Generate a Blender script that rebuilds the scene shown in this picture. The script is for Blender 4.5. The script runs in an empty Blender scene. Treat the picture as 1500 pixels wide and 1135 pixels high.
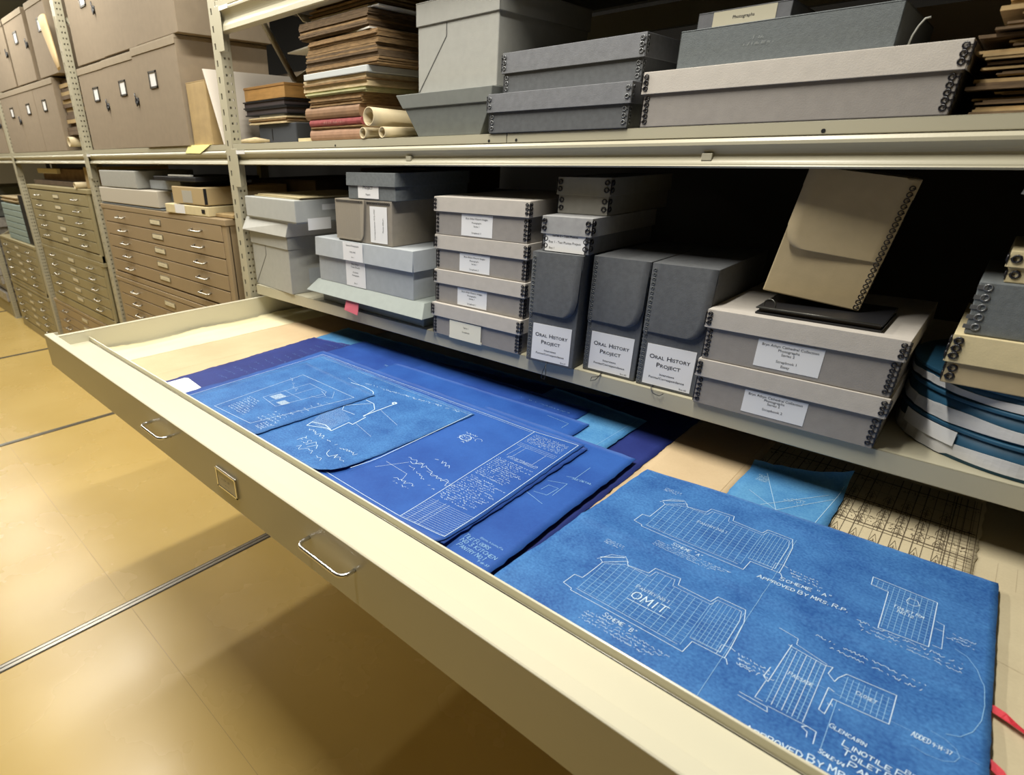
import bpy, bmesh, math, random
from mathutils import Vector, Matrix
random.seed(7)
sc = bpy.context.scene
COL = sc.collection
PI = math.pi

# ------------------------------------------------------------------ camera, world, lights, exposure
cd = bpy.data.cameras.new('camera'); cam = bpy.data.objects.new('camera', cd); COL.objects.link(cam)
rt = Vector((0.70405, 0.71005, -0.0118)); dn = Vector((0.2772, -0.2900, -0.9160)); fw = Vector((-0.6538, 0.6417, -0.4010))
rt.normalize(); dn = (dn - rt*dn.dot(rt)).normalized(); fw = rt.cross(dn)
M = Matrix((rt, -dn, -fw)).transposed().to_4x4(); M.translation = Vector((0, -1.15, 1.5))
cam.matrix_world = M
cd.sensor_width = 36; cd.lens = 20.094; cd.shift_x = 0.0992; cd.shift_y = 0.01634
cd.clip_start = .02; cd.clip_end = 60
cd.dof.use_dof = True; cd.dof.focus_distance = 1.25; cd.dof.aperture_fstop = 5.5
sc.camera = cam
w = bpy.data.worlds.new('world'); sc.world = w; w.use_nodes = True
w.node_tree.nodes['Background'].inputs[0].default_value = (1, .93, .78, 1)
w.node_tree.nodes['Background'].inputs[1].default_value = .0
sc.view_settings.view_transform = 'Standard'; sc.view_settings.look = 'None'
sc.view_settings.exposure = 0.0; sc.view_settings.gamma = 1; sc.view_settings.use_curve_mapping = False
def tube_light(x, y, power, ly=1.2):
    l = bpy.data.lights.new('ceiling_tube', 'AREA'); l.shape = 'RECTANGLE'; l.size = .07; l.size_y = ly
    l.energy = power; l.color = (1, .96, .87)
    o = bpy.data.objects.new('ceiling_tube', l); COL.objects.link(o); o.location = (x, y, 2.74)
for k in range(7):
    tube_light(-8.7 + 1.35*k, -.58, [24, 24, 26, 31, 29, 32, 40][k], 1.0)

# ------------------------------------------------------------------ materials
MATS = {}
def mat(name, col, rough=.6, metal=0, var=.0, vscale=20, bump=0, bscale=200, col2=None, spec=.5, stretch=None, coat=0, detail=4):
    if name in MATS: return MATS[name]
    m = bpy.data.materials.new(name); m.use_nodes = True; nt = m.node_tree; b = nt.nodes['Principled BSDF']
    b.inputs['Roughness'].default_value = rough; b.inputs['Metallic'].default_value = metal
    b.inputs['Specular IOR Level'].default_value = spec; b.inputs['Coat Weight'].default_value = coat
    tc = nt.nodes.new('ShaderNodeTexCoord'); mp = nt.nodes.new('ShaderNodeMapping')
    nt.links.new(tc.outputs['Object'], mp.inputs[0])
    if stretch: mp.inputs['Scale'].default_value = stretch
    if var > 0 or col2:
        n = nt.nodes.new('ShaderNodeTexNoise'); n.inputs['Scale'].default_value = vscale; n.inputs['Detail'].default_value = detail
        nt.links.new(mp.outputs[0], n.inputs['Vector'])
        r = nt.nodes.new('ShaderNodeValToRGB'); r.color_ramp.elements[0].position = .3; r.color_ramp.elements[1].position = .7
        c2 = col2 or tuple(min(1, c*(1+var)) for c in col); c1 = tuple(c*(1-var) for c in col) if not col2 else col
        r.color_ramp.elements[0].color = (*c1, 1); r.color_ramp.elements[1].color = (*c2, 1)
        nt.links.new(n.outputs[0], r.inputs[0]); nt.links.new(r.outputs[0], b.inputs['Base Color'])
    else: b.inputs['Base Color'].default_value = (*col, 1)
    if bump:
        n2 = nt.nodes.new('ShaderNodeTexNoise'); n2.inputs['Scale'].default_value = bscale; n2.inputs['Detail'].default_value = 3
        nt.links.new(mp.outputs[0], n2.inputs['Vector'])
        bp = nt.nodes.new('ShaderNodeBump'); bp.inputs['Strength'].default_value = bump; bp.inputs['Distance'].default_value = .002
        nt.links.new(n2.outputs[0], bp.inputs['Height']); nt.links.new(bp.outputs[0], b.inputs['Normal'])
    MATS[name] = m; return m
m_rack = mat('cream_rack_enamel', (.46, .43, .315), .36, var=.04, vscale=3, bump=.05, bscale=300)
m_drawer = mat('cream_drawer_enamel', (.66, .625, .475), .24, var=.03, vscale=3, bump=.05, bscale=400)
m_cab = mat('brown_tan_enamel', (.36, .27, .16), .42, var=.05, vscale=4)
m_cab2 = mat('olive_tan_enamel', (.34, .29, .16), .42, var=.05, vscale=4)
m_steel = mat('bright_steel', (.8, .8, .8), .22, 1)
m_dsteel = mat('dull_steel', (.5, .48, .42), .35, 1)
m_black = mat('black', (.012, .012, .014), .45)
m_ring = mat('black_edge_metal', (.010, .009, .012), .3, spec=.6)
m_gring = mat('grey_edge_metal', (.20, .205, .21), .35, .6)
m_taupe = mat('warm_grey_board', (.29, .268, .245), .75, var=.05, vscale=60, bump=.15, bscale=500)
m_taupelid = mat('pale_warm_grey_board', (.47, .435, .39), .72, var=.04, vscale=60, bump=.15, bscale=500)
m_grey = mat('grey_board', (.10, .105, .11), .7, var=.12, vscale=90, bump=.2, bscale=600)
m_grey2 = mat('mid_grey_board', (.155, .16, .172), .65, var=.1, vscale=90, bump=.2, bscale=600)
m_blue = mat('blue_grey_board', (.36, .385, .40), .7, var=.05, vscale=50, bump=.15, bscale=500)
m_pale = mat('pale_grey_board', (.36, .36, .33), .72, var=.04, vscale=50, bump=.15, bscale=500)
m_green = mat('green_grey_board', (.22, .245, .225), .7, var=.05, vscale=50, bump=.15, bscale=500)
m_dkgreen = mat('dark_green_grey_board', (.13, .14, .13), .7, var=.08, vscale=50, bump=.15, bscale=500)
m_slate = mat('slate_board', (.14, .155, .16), .7, var=.12, vscale=120, bump=.2, bscale=600)
m_tan = mat('tan_board', (.50, .40, .235), .7, var=.05, vscale=40, bump=.1, bscale=400)
m_cream = mat('cream_board', (.66, .56, .33), .65, var=.05, vscale=40, bump=.1, bscale=400)
m_card = mat('brown_cardboard', (.42, .30, .14), .8, var=.1, vscale=25, bump=.2, bscale=300)
m_kraft = mat('taupe_carton_board', (.26, .205, .14), .8, var=.05, vscale=30, bump=.2, bscale=300)
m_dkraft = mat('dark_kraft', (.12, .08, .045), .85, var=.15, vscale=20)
m_label = mat('white_label', (.80, .80, .80), .6)
m_ink = mat('black_ink', (.03, .03, .035), .6)
m_gink = mat('grey_ink', (.22, .22, .24), .6)
m_old = mat('old_paper', (.25, .155, .068), .85, var=.35, vscale=40, stretch=(1, 1, 8))
m_old2 = mat('aged_cream_paper', (.55, .44, .26), .85, var=.2, vscale=40, stretch=(1, 1, 8))
m_old3 = mat('dark_aged_paper', (.13, .085, .045), .9, var=.35, vscale=40, stretch=(1, 1, 8))
m_red = mat('faded_red_cloth', (.28, .06, .06), .8, var=.2, vscale=60)
m_white = mat('white_paper', (.9, .9, .86), .6)
m_wcloth = mat('white_wrapped_paper', (.62, .62, .62), .7, var=.1, vscale=15, bump=.6, bscale=25, stretch=(1, 1, 3))
m_navy = mat('teal_band', (.018, .085, .155), .5, var=.15, vscale=40)
m_yellow = mat('yellow_note', (.9, .85, .35), .6)
m_pink = mat('pink_tag', (.62, .13, .17), .6)
m_redrib = mat('red_tape', (.62, .03, .05), .6, bump=.3, bscale=900)
m_bag = mat('clear_grey_wrap', (.38, .36, .33), .25, var=.3, vscale=30, bump=.8, bscale=60)

# blueprint papers
def paper(name, c1, c2, vs=12, fine=.35, rough=.6, fold=True):
    m = bpy.data.materials.new(name); m.use_nodes = True; nt = m.node_tree; b = nt.nodes['Principled BSDF']
    b.inputs['Roughness'].default_value = rough; b.inputs['Specular IOR Level'].default_value = .35
    tc = nt.nodes.new('ShaderNodeTexCoord')
    n = nt.nodes.new('ShaderNodeTexNoise'); n.inputs['Scale'].default_value = vs; n.inputs['Detail'].default_value = 6; n.inputs['Roughness'].default_value = .6
    n2 = nt.nodes.new('ShaderNodeTexNoise'); n2.inputs['Scale'].default_value = 260; n2.inputs['Detail'].default_value = 2
    nt.links.new(tc.outputs['Object'], n.inputs['Vector']); nt.links.new(tc.outputs['Object'], n2.inputs['Vector'])
    mx = nt.nodes.new('ShaderNodeMix'); mx.data_type = 'FLOAT'; mx.inputs[0].default_value = fine
    nt.links.new(n.outputs[0], mx.inputs[2]); nt.links.new(n2.outputs[0], mx.inputs[3])
    r = nt.nodes.new('ShaderNodeValToRGB'); r.color_ramp.elements[0].position = .36; r.color_ramp.elements[1].position = .66
    r.color_ramp.elements[0].color = (*c1, 1); r.color_ramp.elements[1].color = (*c2, 1)
    nt.links.new(mx.outputs[0], r.inputs[0]); nt.links.new(r.outputs[0], b.inputs['Base Color'])
    bp = nt.nodes.new('ShaderNodeBump'); bp.inputs['Strength'].default_value = .35; bp.inputs['Distance'].default_value = .001
    nt.links.new(n.outputs[0], bp.inputs['Height']); nt.links.new(bp.outputs[0], b.inputs['Normal'])
    return m
p_blue = paper('blueprint_bright', (.016, .085, .30), (.060, .210, .50), 14, .45)
p_mid = paper('blueprint_mid', (.014, .068, .31), (.026, .110, .41), 7, .2)
p_deep = paper('blueprint_deep', (.012, .050, .26), (.022, .085, .36), 7, .2)
p_navy = paper('blueprint_navy', (.014, .024, .15), (.022, .042, .22), 6, .2)
p_light = paper('blueprint_faded', (.05, .20, .46), (.12, .34, .60), 14)
p_cream = paper('cream_drawing_paper', (.80, .72, .45), (.86, .79, .53), 5, .2)
p_tan = paper('tan_drawing_paper', (.56, .42, .25), (.65, .50, .31), 5, .2)
p_buff = paper('buff_drawing_paper', (.55, .47, .31), (.62, .54, .36), 8, .25)
i_white = mat('white_line', (.62, .78, .92), .6)
i_cyan = mat('pale_line', (.30, .55, .82), .6)
i_black = mat('drawing_ink', (.10, .075, .045), .7)

# floor material: tan hardboard panels with grain and dull varnish
def floor_mat():
    m = bpy.data.materials.new('varnished_tan_board'); m.use_nodes = True; nt = m.node_tree; b = nt.nodes['Principled BSDF']; b.inputs['Specular IOR Level'].default_value = .5
    tc = nt.nodes.new('ShaderNodeTexCoord')
    n = nt.nodes.new('ShaderNodeTexNoise'); n.inputs['Scale'].default_value = 1.6; n.inputs['Detail'].default_value = 5
    nt.links.new(tc.outputs['Object'], n.inputs['Vector'])
    r = nt.nodes.new('ShaderNodeValToRGB'); r.color_ramp.elements[0].position = .3; r.color_ramp.elements[1].position = .72
    r.color_ramp.elements[0].color = (.57, .40, .125, 1); r.color_ramp.elements[1].color = (.65, .47, .165, 1)
    nt.links.new(n.outputs[0], r.inputs[0])
    s = nt.nodes.new('ShaderNodeTexNoise'); s.inputs['Scale'].default_value = 9; s.inputs['Detail'].default_value = 1
    nt.links.new(tc.outputs['Object'], s.inputs['Vector'])
    sr = nt.nodes.new('ShaderNodeValToRGB'); sr.color_ramp.elements[0].position = .16; sr.color_ramp.elements[1].position = .19
    nt.links.new(s.outputs[0], sr.inputs[0])
    mx = nt.nodes.new('ShaderNodeMix'); mx.data_type = 'RGBA'
    nt.links.new(sr.outputs[0], mx.inputs[0]); mx.inputs[6].default_value = (.10, .05, .02, 1); nt.links.new(r.outputs[0], mx.inputs[7])
    nt.links.new(mx.outputs[2], b.inputs['Base Color'])
    n3 = nt.nodes.new('ShaderNodeTexNoise'); n3.inputs['Scale'].default_value = 3; n3.inputs['Detail'].default_value = 4
    nt.links.new(tc.outputs['Object'], n3.inputs['Vector'])
    mr = nt.nodes.new('ShaderNodeMapRange'); mr.inputs[3].default_value = .17; mr.inputs[4].default_value = .36
    nt.links.new(n3.outputs[0], mr.inputs[0]); nt.links.new(mr.outputs[0], b.inputs['Roughness'])
    bp = nt.nodes.new('ShaderNodeBump'); bp.inputs['Strength'].default_value = .12; bp.inputs['Distance'].default_value = .01
    nt.links.new(n3.outputs[0], bp.inputs['Height']); nt.links.new(bp.outputs[0], b.inputs['Normal'])
    return m

# ------------------------------------------------------------------ mesh helpers
class MB:
    def __init__(s): s.v = []; s.f = []; s.m = []; s.sm = []
    def face(s, vs, mi=0, smooth=False):
        n = len(s.v); s.v += [tuple(p) for p in vs]; s.f.append(tuple(range(n, n+len(vs)))); s.m.append(mi); s.sm.append(smooth)
    def hexa(s, b, t, mi=0):
        n = len(s.v); s.v += [tuple(p) for p in b] + [tuple(p) for p in t]
        for q in ((3, 2, 1, 0), (4, 5, 6, 7), (0, 1, 5, 4), (1, 2, 6, 5), (2, 3, 7, 6), (3, 0, 4, 7)):
            s.f.append(tuple(n+i for i in q)); s.m.append(mi); s.sm.append(False)
        return s
    def box(s, x0, x1, y0, y1, z0, z1, mi=0):
        return s.hexa([(x0, y0, z0), (x1, y0, z0), (x1, y1, z0), (x0, y1, z0)], [(x0, y0, z1), (x1, y0, z1), (x1, y1, z1), (x0, y1, z1)], mi)
    def prism(s, pts, axis, a, b, mi=0):       # pts: 2D outline counter-clockwise, extruded along an axis
        def P(p, t): return {'x': (t, p[0], p[1]), 'y': (p[0], t, p[1]), 'z': (p[0], p[1], t)}[axis]
        n = len(s.v); k = len(pts); s.v += [P(p, a) for p in pts] + [P(p, b) for p in pts]
        for i in range(k): s.f.append((n+i, n+(i+1) % k, n+k+(i+1) % k, n+k+i)); s.m.append(mi); s.sm.append(False)
        s.f.append(tuple(n+i for i in range(k))[::-1]); s.f.append(tuple(n+k+i for i in range(k))); s.m += [mi, mi]; s.sm += [False, False]
        return s
    def tube(s, pts, r, mi=0, seg=8, closed=False, caps=True):
        pts = [Vector(p) for p in pts]; n0 = len(s.v); N = len(pts); up = None
        rr = r if isinstance(r, (list, tuple)) else [r]*N
        for i, p in enumerate(pts):
            a = pts[(i-1) % N] if (closed or i > 0) else p; b = pts[(i+1) % N] if (closed or i < N-1) else p
            t = (b-a).normalized()
            if up is None: up = t.orthogonal().normalized()
            up = (up - t*up.dot(t)).normalized(); bi = t.cross(up)
            for j in range(seg):
                an = 2*PI*j/seg; s.v.append(tuple(p + (up*math.cos(an) + bi*math.sin(an))*rr[i]))
        for i in range(N if closed else N-1):
            for j in range(seg):
                a = n0+i*seg+j; b = n0+i*seg+(j+1) % seg; k = ((i+1) % N)
                c = n0+k*seg+(j+1) % seg; d = n0+k*seg+j
                s.f.append((a, b, c, d)); s.m.append(mi); s.sm.append(True)
        if caps and not closed:
            s.f.append(tuple(n0+j for j in range(seg))[::-1]); s.f.append(tuple(n0+(N-1)*seg+j for j in range(seg))); s.m += [mi, mi]; s.sm += [False, False]
        return s
    def ring(s, c, n, R, r, mi=0, seg=9, ts=5):
        n = Vector(n); u = n.orthogonal().normalized(); v = n.cross(u)
        return s.tube([Vector(c) + (u*math.cos(2*PI*i/seg) + v*math.sin(2*PI*i/seg))*R for i in range(seg)], r, mi, ts, True)
    def cyl(s, c, R, z0, z1, mi=0, seg=48, R2=None):
        R2 = R if R2 is None else R2
        n = len(s.v)
        for (rr, z) in ((R, z0), (R2, z1)):
            for i in range(seg): s.v.append((c[0]+rr*math.cos(2*PI*i/seg), c[1]+rr*math.sin(2*PI*i/seg), z))
        for i in range(seg): s.f.append((n+i, n+(i+1) % seg, n+seg+(i+1) % seg, n+seg+i)); s.m.append(mi); s.sm.append(True)
        s.f.append(tuple(n+i for i in range(seg))[::-1]); s.f.append(tuple(n+seg+i for i in range(seg))); s.m += [mi, mi]; s.sm += [False, False]
        return s
    def xf(s, fn): s.v = [tuple(fn(Vector(p))) for p in s.v]; return s
    def build(s, name, mats, parent=None, bev=0, loc=None, segs=2):
        me = bpy.data.meshes.new(name); me.from_pydata(s.v, [], s.f)
        if not isinstance(mats, (list, tuple)): mats = [mats]
        for m in mats: me.materials.append(m)
        for i, p in enumerate(me.polygons): p.material_index = s.m[i]; p.use_smooth = s.sm[i]
        me.update()
        o = bpy.data.objects.new(name, me); COL.objects.link(o)
        if parent: o.parent = parent
        if loc: o.location = loc
        if bev:
            b = o.modifiers.new('bevel', 'BEVEL'); b.width = bev; b.segments = segs; b.limit_method = 'ANGLE'; b.angle_limit = 1.0
        return o
def tag(o, label=None, cat=None, group=None, kind=None):
    if label: o['label'] = label
    if cat: o['category'] = cat
    if group: o['group'] = group
    if kind: o['kind'] = kind
    return o
def thing(name, label, cat, loc=(0, 0, 0), rz=0, group=None, rot=None):
    o = bpy.data.objects.new(name, None); COL.objects.link(o); o.empty_display_size = .02
    o.location = loc; o.rotation_euler = rot or (0, 0, rz)
    return tag(o, label, cat, group)

# printed text as mesh data, in x/z plane facing -y
TXT = {}
def text_faces(t, bold=0):
    if (t, bold) in TXT: return TXT[(t, bold)]
    c = bpy.data.curves.new('txt', 'FONT'); c.body = t; c.size = 1; c.resolution_u = 2; c.offset = bold
    o = bpy.data.objects.new('txt', c); me = bpy.data.meshes.new_from_object(o)
    vs = [tuple(v.co) for v in me.vertices]; fs = [tuple(p.vertices) for p in me.polygons]
    bpy.data.objects.remove(o); bpy.data.curves.remove(c); bpy.data.meshes.remove(me)
    TXT[(t, bold)] = (vs, fs); return vs, fs
def add_text(mb, t, cx, cz, size, mi=1, y=-.0006, sx=1, bold=0, align='c', smallcaps=False, rotq=False):
    runs = []
    if smallcaps:
        for ch_i, wd in enumerate(t.split(' ')):
            runs.append((wd[0], 1.0)); runs.append((wd[1:].upper(), .78)); runs.append((' ', .8))
        runs = runs[:-1]
    else: runs = [(t, 1.0)]
    out = []; x = 0
    for r, k in runs:
        if r == ' ': x += .35; continue
        if not r: continue
        vs, fs = text_faces(r, bold)
        x0 = min(v[0] for v in vs); x1 = max(v[0] for v in vs)
        out.append(([((v[0]-x0)*k + x, v[1]*k) for v in vs], fs)); x += (x1-x0)*k + .07*k
    wd = x*size*sx
    off = -wd/2 if align == 'c' else 0
    for vs, fs in out:
        n = len(mb.v)
        for v in vs:
            a, b = v[0]*size*sx+off, v[1]*size
            mb.v.append((cx-b, y, cz+a) if rotq else (cx+a, y, cz+b))
        for f in fs: mb.f.append(tuple(n+i for i in f)); mb.m.append(mi); mb.sm.append(False)
def label_part(parent, x0, x1, z0, z1, lines, y=0, mats=None, name='label', lab=None, th=.0006, rotq=False):
    """white card on the front face (local y = y) with printed lines [(text, relx, relz, size, sx, bold, smallcaps)]"""
    mb = MB(); mb.box(x0, x1, y-th, y+.0002, z0, z1, 0)
    for L in lines:
        t, rx, rz, sz = L[:4]; sx = L[4] if len(L) > 4 else 1; bo = L[5] if len(L) > 5 else 0; scp = L[6] if len(L) > 6 else False
        add_text(mb, t, x0+(x1-x0)*rx, z0+(z1-z0)*rz, sz, 1, y-th-.0003, sx, bo, 'c', scp, rotq)
    o = mb.build(name, mats or [m_label, m_ink], parent)
    if lab: o['label'] = lab
    return o
def scrib(mb, x0, x1, z, h, y, mi=1, th=.0004, step=.0022, seed=0):
    rnd = random.Random(seed); x = x0
    while x < x1:
        if rnd.random() < .15: x += step; continue
        a = rnd.uniform(.2, 1)*h
        mb.face([(x, y, z), (x+th, y, z), (x+th+step*.4, y, z+a), (x+step*.4, y, z+a)], mi); x += step*.7

# ------------------------------------------------------------------ the room
def struct(mb, name, m, bev=0):
    return tag(mb.build(name, m, None, bev), kind='structure')
struct(MB().box(-12, 3.5, -3.6, 2.2, -.06, 0), 'floor', floor_mat())
struct(MB().box(-12, 3.5, -3.6, 2.2, 2.95, 3.0), 'ceiling', mat('ceiling_dark', (.25, .25, .23), .9))
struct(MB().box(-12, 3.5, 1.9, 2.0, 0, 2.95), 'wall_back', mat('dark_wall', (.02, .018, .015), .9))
struct(MB().box(-12, 3.5, -3.6, -3.5, 0, 2.95), 'wall_front', mat('cream_wall', (.14, .12, .08), .8, var=.05, vscale=3))
struct(MB().box(-12.1, -12, -3.6, 2.2, 0, 2.95), 'wall_left', mat('cream_wall2', (.5, .44, .3), .8))
struct(MB().box(3.5, 3.6, -3.6, 2.2, 0, 2.95), 'wall_right', mat('cream_wall3', (.5, .44, .3), .8))
m_rail = mat('rail_metal', (.30, .28, .24), .3, .8); m_railedge = mat('rail_dark_edge', (.06, .05, .03), .6)  # rail metal, and the dark lines along its edges and groove
for k in range(6):
    x = -11.05 + 1.832*(k+0)
    mb = MB(); mb.box(x-.020, x-.014, -3.5, 1.9, 0, .0012, 1); mb.box(x-.014, x-.003, -3.5, 1.9, 0, .003, 0); mb.box(x-.003, x+.001, -3.5, 1.9, 0, .001, 1); mb.box(x+.001, x+.014, -3.5, 1.9, 0, .003, 0); mb.box(x+.014, x+.019, -3.5, 1.9, 0, .0012, 1)
    struct(mb, 'trim_%d' % (k+1), [m_rail, m_railedge])

struct(MB().box(-12, 3.5, -.7515, -.750, 0, .0004), 'trim_7', mat('panel_joint', (.42, .29, .10), .5))
# ------------------------------------------------------------------ the rack
rack = thing('shelving_rack', 'long cream enamelled steel pallet rack with slotted uprights, carrying all the boxes', 'shelving rack')
def slotted(mb, a0, a1, z0, z1, cols, hw, hh, pitch, place, zo=0, slant=0):
    """plate made of strips with real openings; place(a, z, t) -> point"""
    ed = [a0]
    for c in cols: ed += [c-hw, c+hw]
    ed.append(a1)
    def bar(pa, pb, za, zb, ska=0, skb=0):
        if pb-pa < 1e-5 or zb-za < 1e-5: return
        mb.hexa([place(pa, za, 0), place(pb, za, 0), place(pb, za, 1), place(pa, za, 1)], [place(pa, zb, 0), place(pb, zb, 0), place(pb, zb, 1), place(pa, zb, 1)])
    for i in range(0, len(ed)-1):
        if i % 2 == 0: bar(ed[i], ed[i+1], z0, z1)
        else:
            z = z0+zo
            last = z0
            while z+hh < z1:
                bar(ed[i], ed[i+1], last, z); last = z+hh; z += pitch
            bar(ed[i], ed[i+1], last, z1)
def upright(x0, x1, y0=0, dy=.038, z1=2.75, holes=True):
    mb = MB(); t = .0022; wd = x1-x0
    if holes:
        slotted(mb, x0, x1, 0, z1, [x0+wd*.36], .0045, .019, .0508, lambda a, z, k: (a, y0+t*k, z), .01)
        slotted(mb, y0+t, y0+dy, 0, z1, [y0+dy*.34, y0+dy*.74], .0034, .0075, .0254, lambda a, z, k: (x1-t*k, a, z), .004)
        mb.box(x0, x0+t, y0+t, y0+dy, 0, z1)
        mb.box(x0, x0+.016, y0+dy, y0+dy+t, 0, z1); mb.box(x1-.016, x1, y0+dy, y0+dy+t, 0, z1)
    else: mb.box(x0, x1, y0, y0+t, 0, z1); mb.box(x0, x0+t, y0, y0+dy, 0, z1); mb.box(x1-t, x1, y0, y0+dy, 0, z1)
    mb.box(x0-.015, x1+.015, y0-.004, y0+dy+.02, 0.0, .006)
    return mb.build('upright', m_rack, rack)
POSTS = [-8.56, -6.96, -5.345, -3.720, -2.107, .50]
for p in POSTS:
    hw = .0245
    upright(p-hw, p+hw); upright(p-hw, p+hw, 1.08, .06, holes=False)
def brace(pts): MB().tube(pts, .011, seg=4).build('brace', m_rack, rack)
for p in POSTS:
    brace([(p, .05, 2.16), (p, .315, 1.765)]); brace([(p, .315, 1.765), (p, 1.08, 1.79)]); brace([(p, .315, 1.765), (p, 1.08, 2.2)]); brace([(p, .05, .8), (p, 1.08, 1.3)]); brace([(p, .05, .3), (p, 1.08, .3)])
def beam_profile(zt, h, y=0, ym=1):
    # rolled step beam: rounded top roll, hollow in the middle, flared foot
    P = [(.006, zt), (-.001, zt-.002), (-.004, zt-.007), (-.004, zt-.012)]
    for i in range(6):
        a = i/5; P.append((-.004+.015*math.sin(a*PI/2), zt-.012-(h*.36)*a))
    for i in range(1, 7):
        a = i/6; P.append((.011-.011*math.sin(a*PI/2), zt-.012-h*.36-(h*.30)*a))
    P += [(-.001, zt-h+.003), (.002, zt-h), (.030, zt-h), (.030, zt)]
    return [(y+ym*p[0], p[1]) for p in P]
def beam(x0, x1, ztop, h, nm='beam'):
    pf = beam_profile(ztop, h)
    mb = MB().prism(pf[::-1], 'x', x0, x1)
    mb.sm = [False]*len(mb.f)
    o = mb.build(nm, m_rack, rack)
    pf2 = [(1.12-p[0], p[1]) for p in pf]; MB().prism(pf2, 'x', x0, x1).build(nm, m_rack, rack)
def deck(x0, x1, ztop, lip, name='shelf_deck'):
    mb = MB(); mb.box(x0, x1, 0, 1.12, ztop-.0025, ztop); mb.box(x0, x1, 0, .0025, ztop-lip, ztop)
    return mb.build(name, m_rack, rack, bev=.0012)
for i in range(5):
    a, b = POSTS[i]+.025, POSTS[i+1]-.025
    beam(a, b, 1.520, .049)
    if i < 4: deck(a, b, 1.540, .020)
    else: beam(a, b, 1.955, .072)
    # end connectors of the beams
    for zt, h in ((1.525, .13), (1.958, .13)):
        if zt > 1.6 and i < 4: continue
        for (c0, c1) in ((a-.002, a+.038),):
            mb = MB().box(c0, c1, -.0062, -.0042, zt-h, zt); mb.box(c0, c0+.003, -.0045, .03, zt-h, zt); mb.build('beam_connector', m_rack, rack, bev=.001)
            if c0 < a and c0 > -4: pass
# main bay deck in panels, with visible seam, bolt holes and clips
panels = [-2.080, -.8525, .472]
for i in range(2): deck(panels[i]+.0008, panels[i+1]-.0008, 1.540, .020); deck(panels[i]+.0008, panels[i+1]-.0008, 1.975, .020)
mb = MB()
for x in (-1.475, -.902, -.826, -.247): mb.prism([(x+.0032*math.cos(a*PI/4), 1.5255+.0032*math.sin(a*PI/4)) for a in range(8)], 'y', -.0006, .0004)
mb.build('bolt_hole', m_black, rack)
for x in (-1.17, -.415):
    MB().box(x-.009, x+.009, .0015, .010, 1.483, 1.495).build('beam_clip', m_rack, rack, bev=.001)
for (x, z) in ((-2.02, 1.507), (-2.02, 1.942), (-3.64, 1.507)):
    MB().box(x-.028, x+.03, -.0075, -.0062, z, z+.012).build('shelf_label', m_label, rack)['label'] = 'small white strip label on the beam end'
# lower shelf over the plan drawer
lower = MB(); lower.box(-2.03, .43, 0, 1.1, 1.034, 1.037); lower.box(-2.03, .43, 0, .003, 1.000, 1.037); lower.box(-2.03, .43, .003, .02, 1.0, 1.003)
lower.build('lower_shelf_deck', m_rack, rack, bev=.0015)
m_under = mat('underside_shade', (.10, .10, .095), .5, .3)  # dark sheets added under the decks to deepen the shade in the bays
MB().box(-2.03, .43, .02, 1.09, 1.031, 1.0335).build('added_shade_sheet', m_under, rack)
MB().box(-2.057, .417, .05, 1.07, 1.5345, 1.5370).build('added_shade_sheet', m_under, rack)
MB().box(-2.057, .417, .05, 1.07, 1.9695, 1.9720).build('added_shade_sheet', m_under, rack)
for s in (-2.03, .40): MB().box(s, s+.03, .02, 1.08, 1.0, 1.0305).build('shelf_support', m_rack, rack)

# ------------------------------------------------------------------ plan cabinet under the lower shelf, top drawer pulled out
cab = thing('plan_cabinet', 'cream steel plan cabinet under the lower shelf, its wide top drawer pulled fully open', 'plan cabinet', (-2.03, 0, 0))
def cbx(mb, x0, x1, y0, y1, z0, z1): return mb.box(x0+2.03, x1+2.03, y0, y1, z0, z1)
mb = MB(); cbx(mb, -2.03, -2.015, .02, 1.08, .06, .868); cbx(mb, .395, .41, .02, 1.08, .06, .868); cbx(mb, -2.015, .395, 1.06, 1.08, .06, .868); cbx(mb, -2.015, .395, .02, 1.06, .858, .868); cbx(mb, -2.015, .395, .05, 1.06, 0, .08)
mb.build('cabinet_body', m_drawer, cab, bev=.001)
for i in range(6):
    z0 = .09+i*.128
    f = cbx(MB(), -2.01, .39, .0, .02, z0, z0+.122).build('drawer', m_drawer, cab, bev=.002)
dr = MB()
def dbx(x0, x1, y0, y1, z0, z1): cbx(dr, x0, x1, y0, y1, z0, z1)
X0, X1 = -2.105, .40
# sloped-in front panel with a rolled top flange
dr.prism([(-.740, .876), (-.735, .874), (-.735, .9785), (-.7165, .9785), (-.7165, .950), (-.7150, .950), (-.7150, .980), (-.7375, .9805), (-.740, .979)][::-1], 'x', X0+2.03, X1+2.03)
dbx(X0, X0+.002, -.737, -.70, .876, .979)
dbx(-2.06, X1-.03, -.7165, -.628, .943, .946)                     # trough behind the front
dr.prism([(-.632, .946), (-.6285, .946), (-.6285, .9595), (-.6255, .9605), (-.624, .958), (-.624, .903), (-.632, .903)], 'x', -2.055+2.03, X1-.03+2.03)
dbx(-2.06, X1-.03, -.626, .45, .900, .903)                          # floor
dbx(-2.048, -2.044, -.735, .45, .895, .979); dbx(-2.06, -2.044, -.735, .45, .977, .9805)   # left side with flange
dbx(X1-.032, X1-.028, -.735, .45, .895, .979)
dbx(-2.048, X1-.028, .45, .454, .895, .96)
drawer = dr.build('drawer', m_drawer, cab, bev=.0009)
drawer['label'] = 'open shallow drawer full of blueprints, with two wire pulls'
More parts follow.
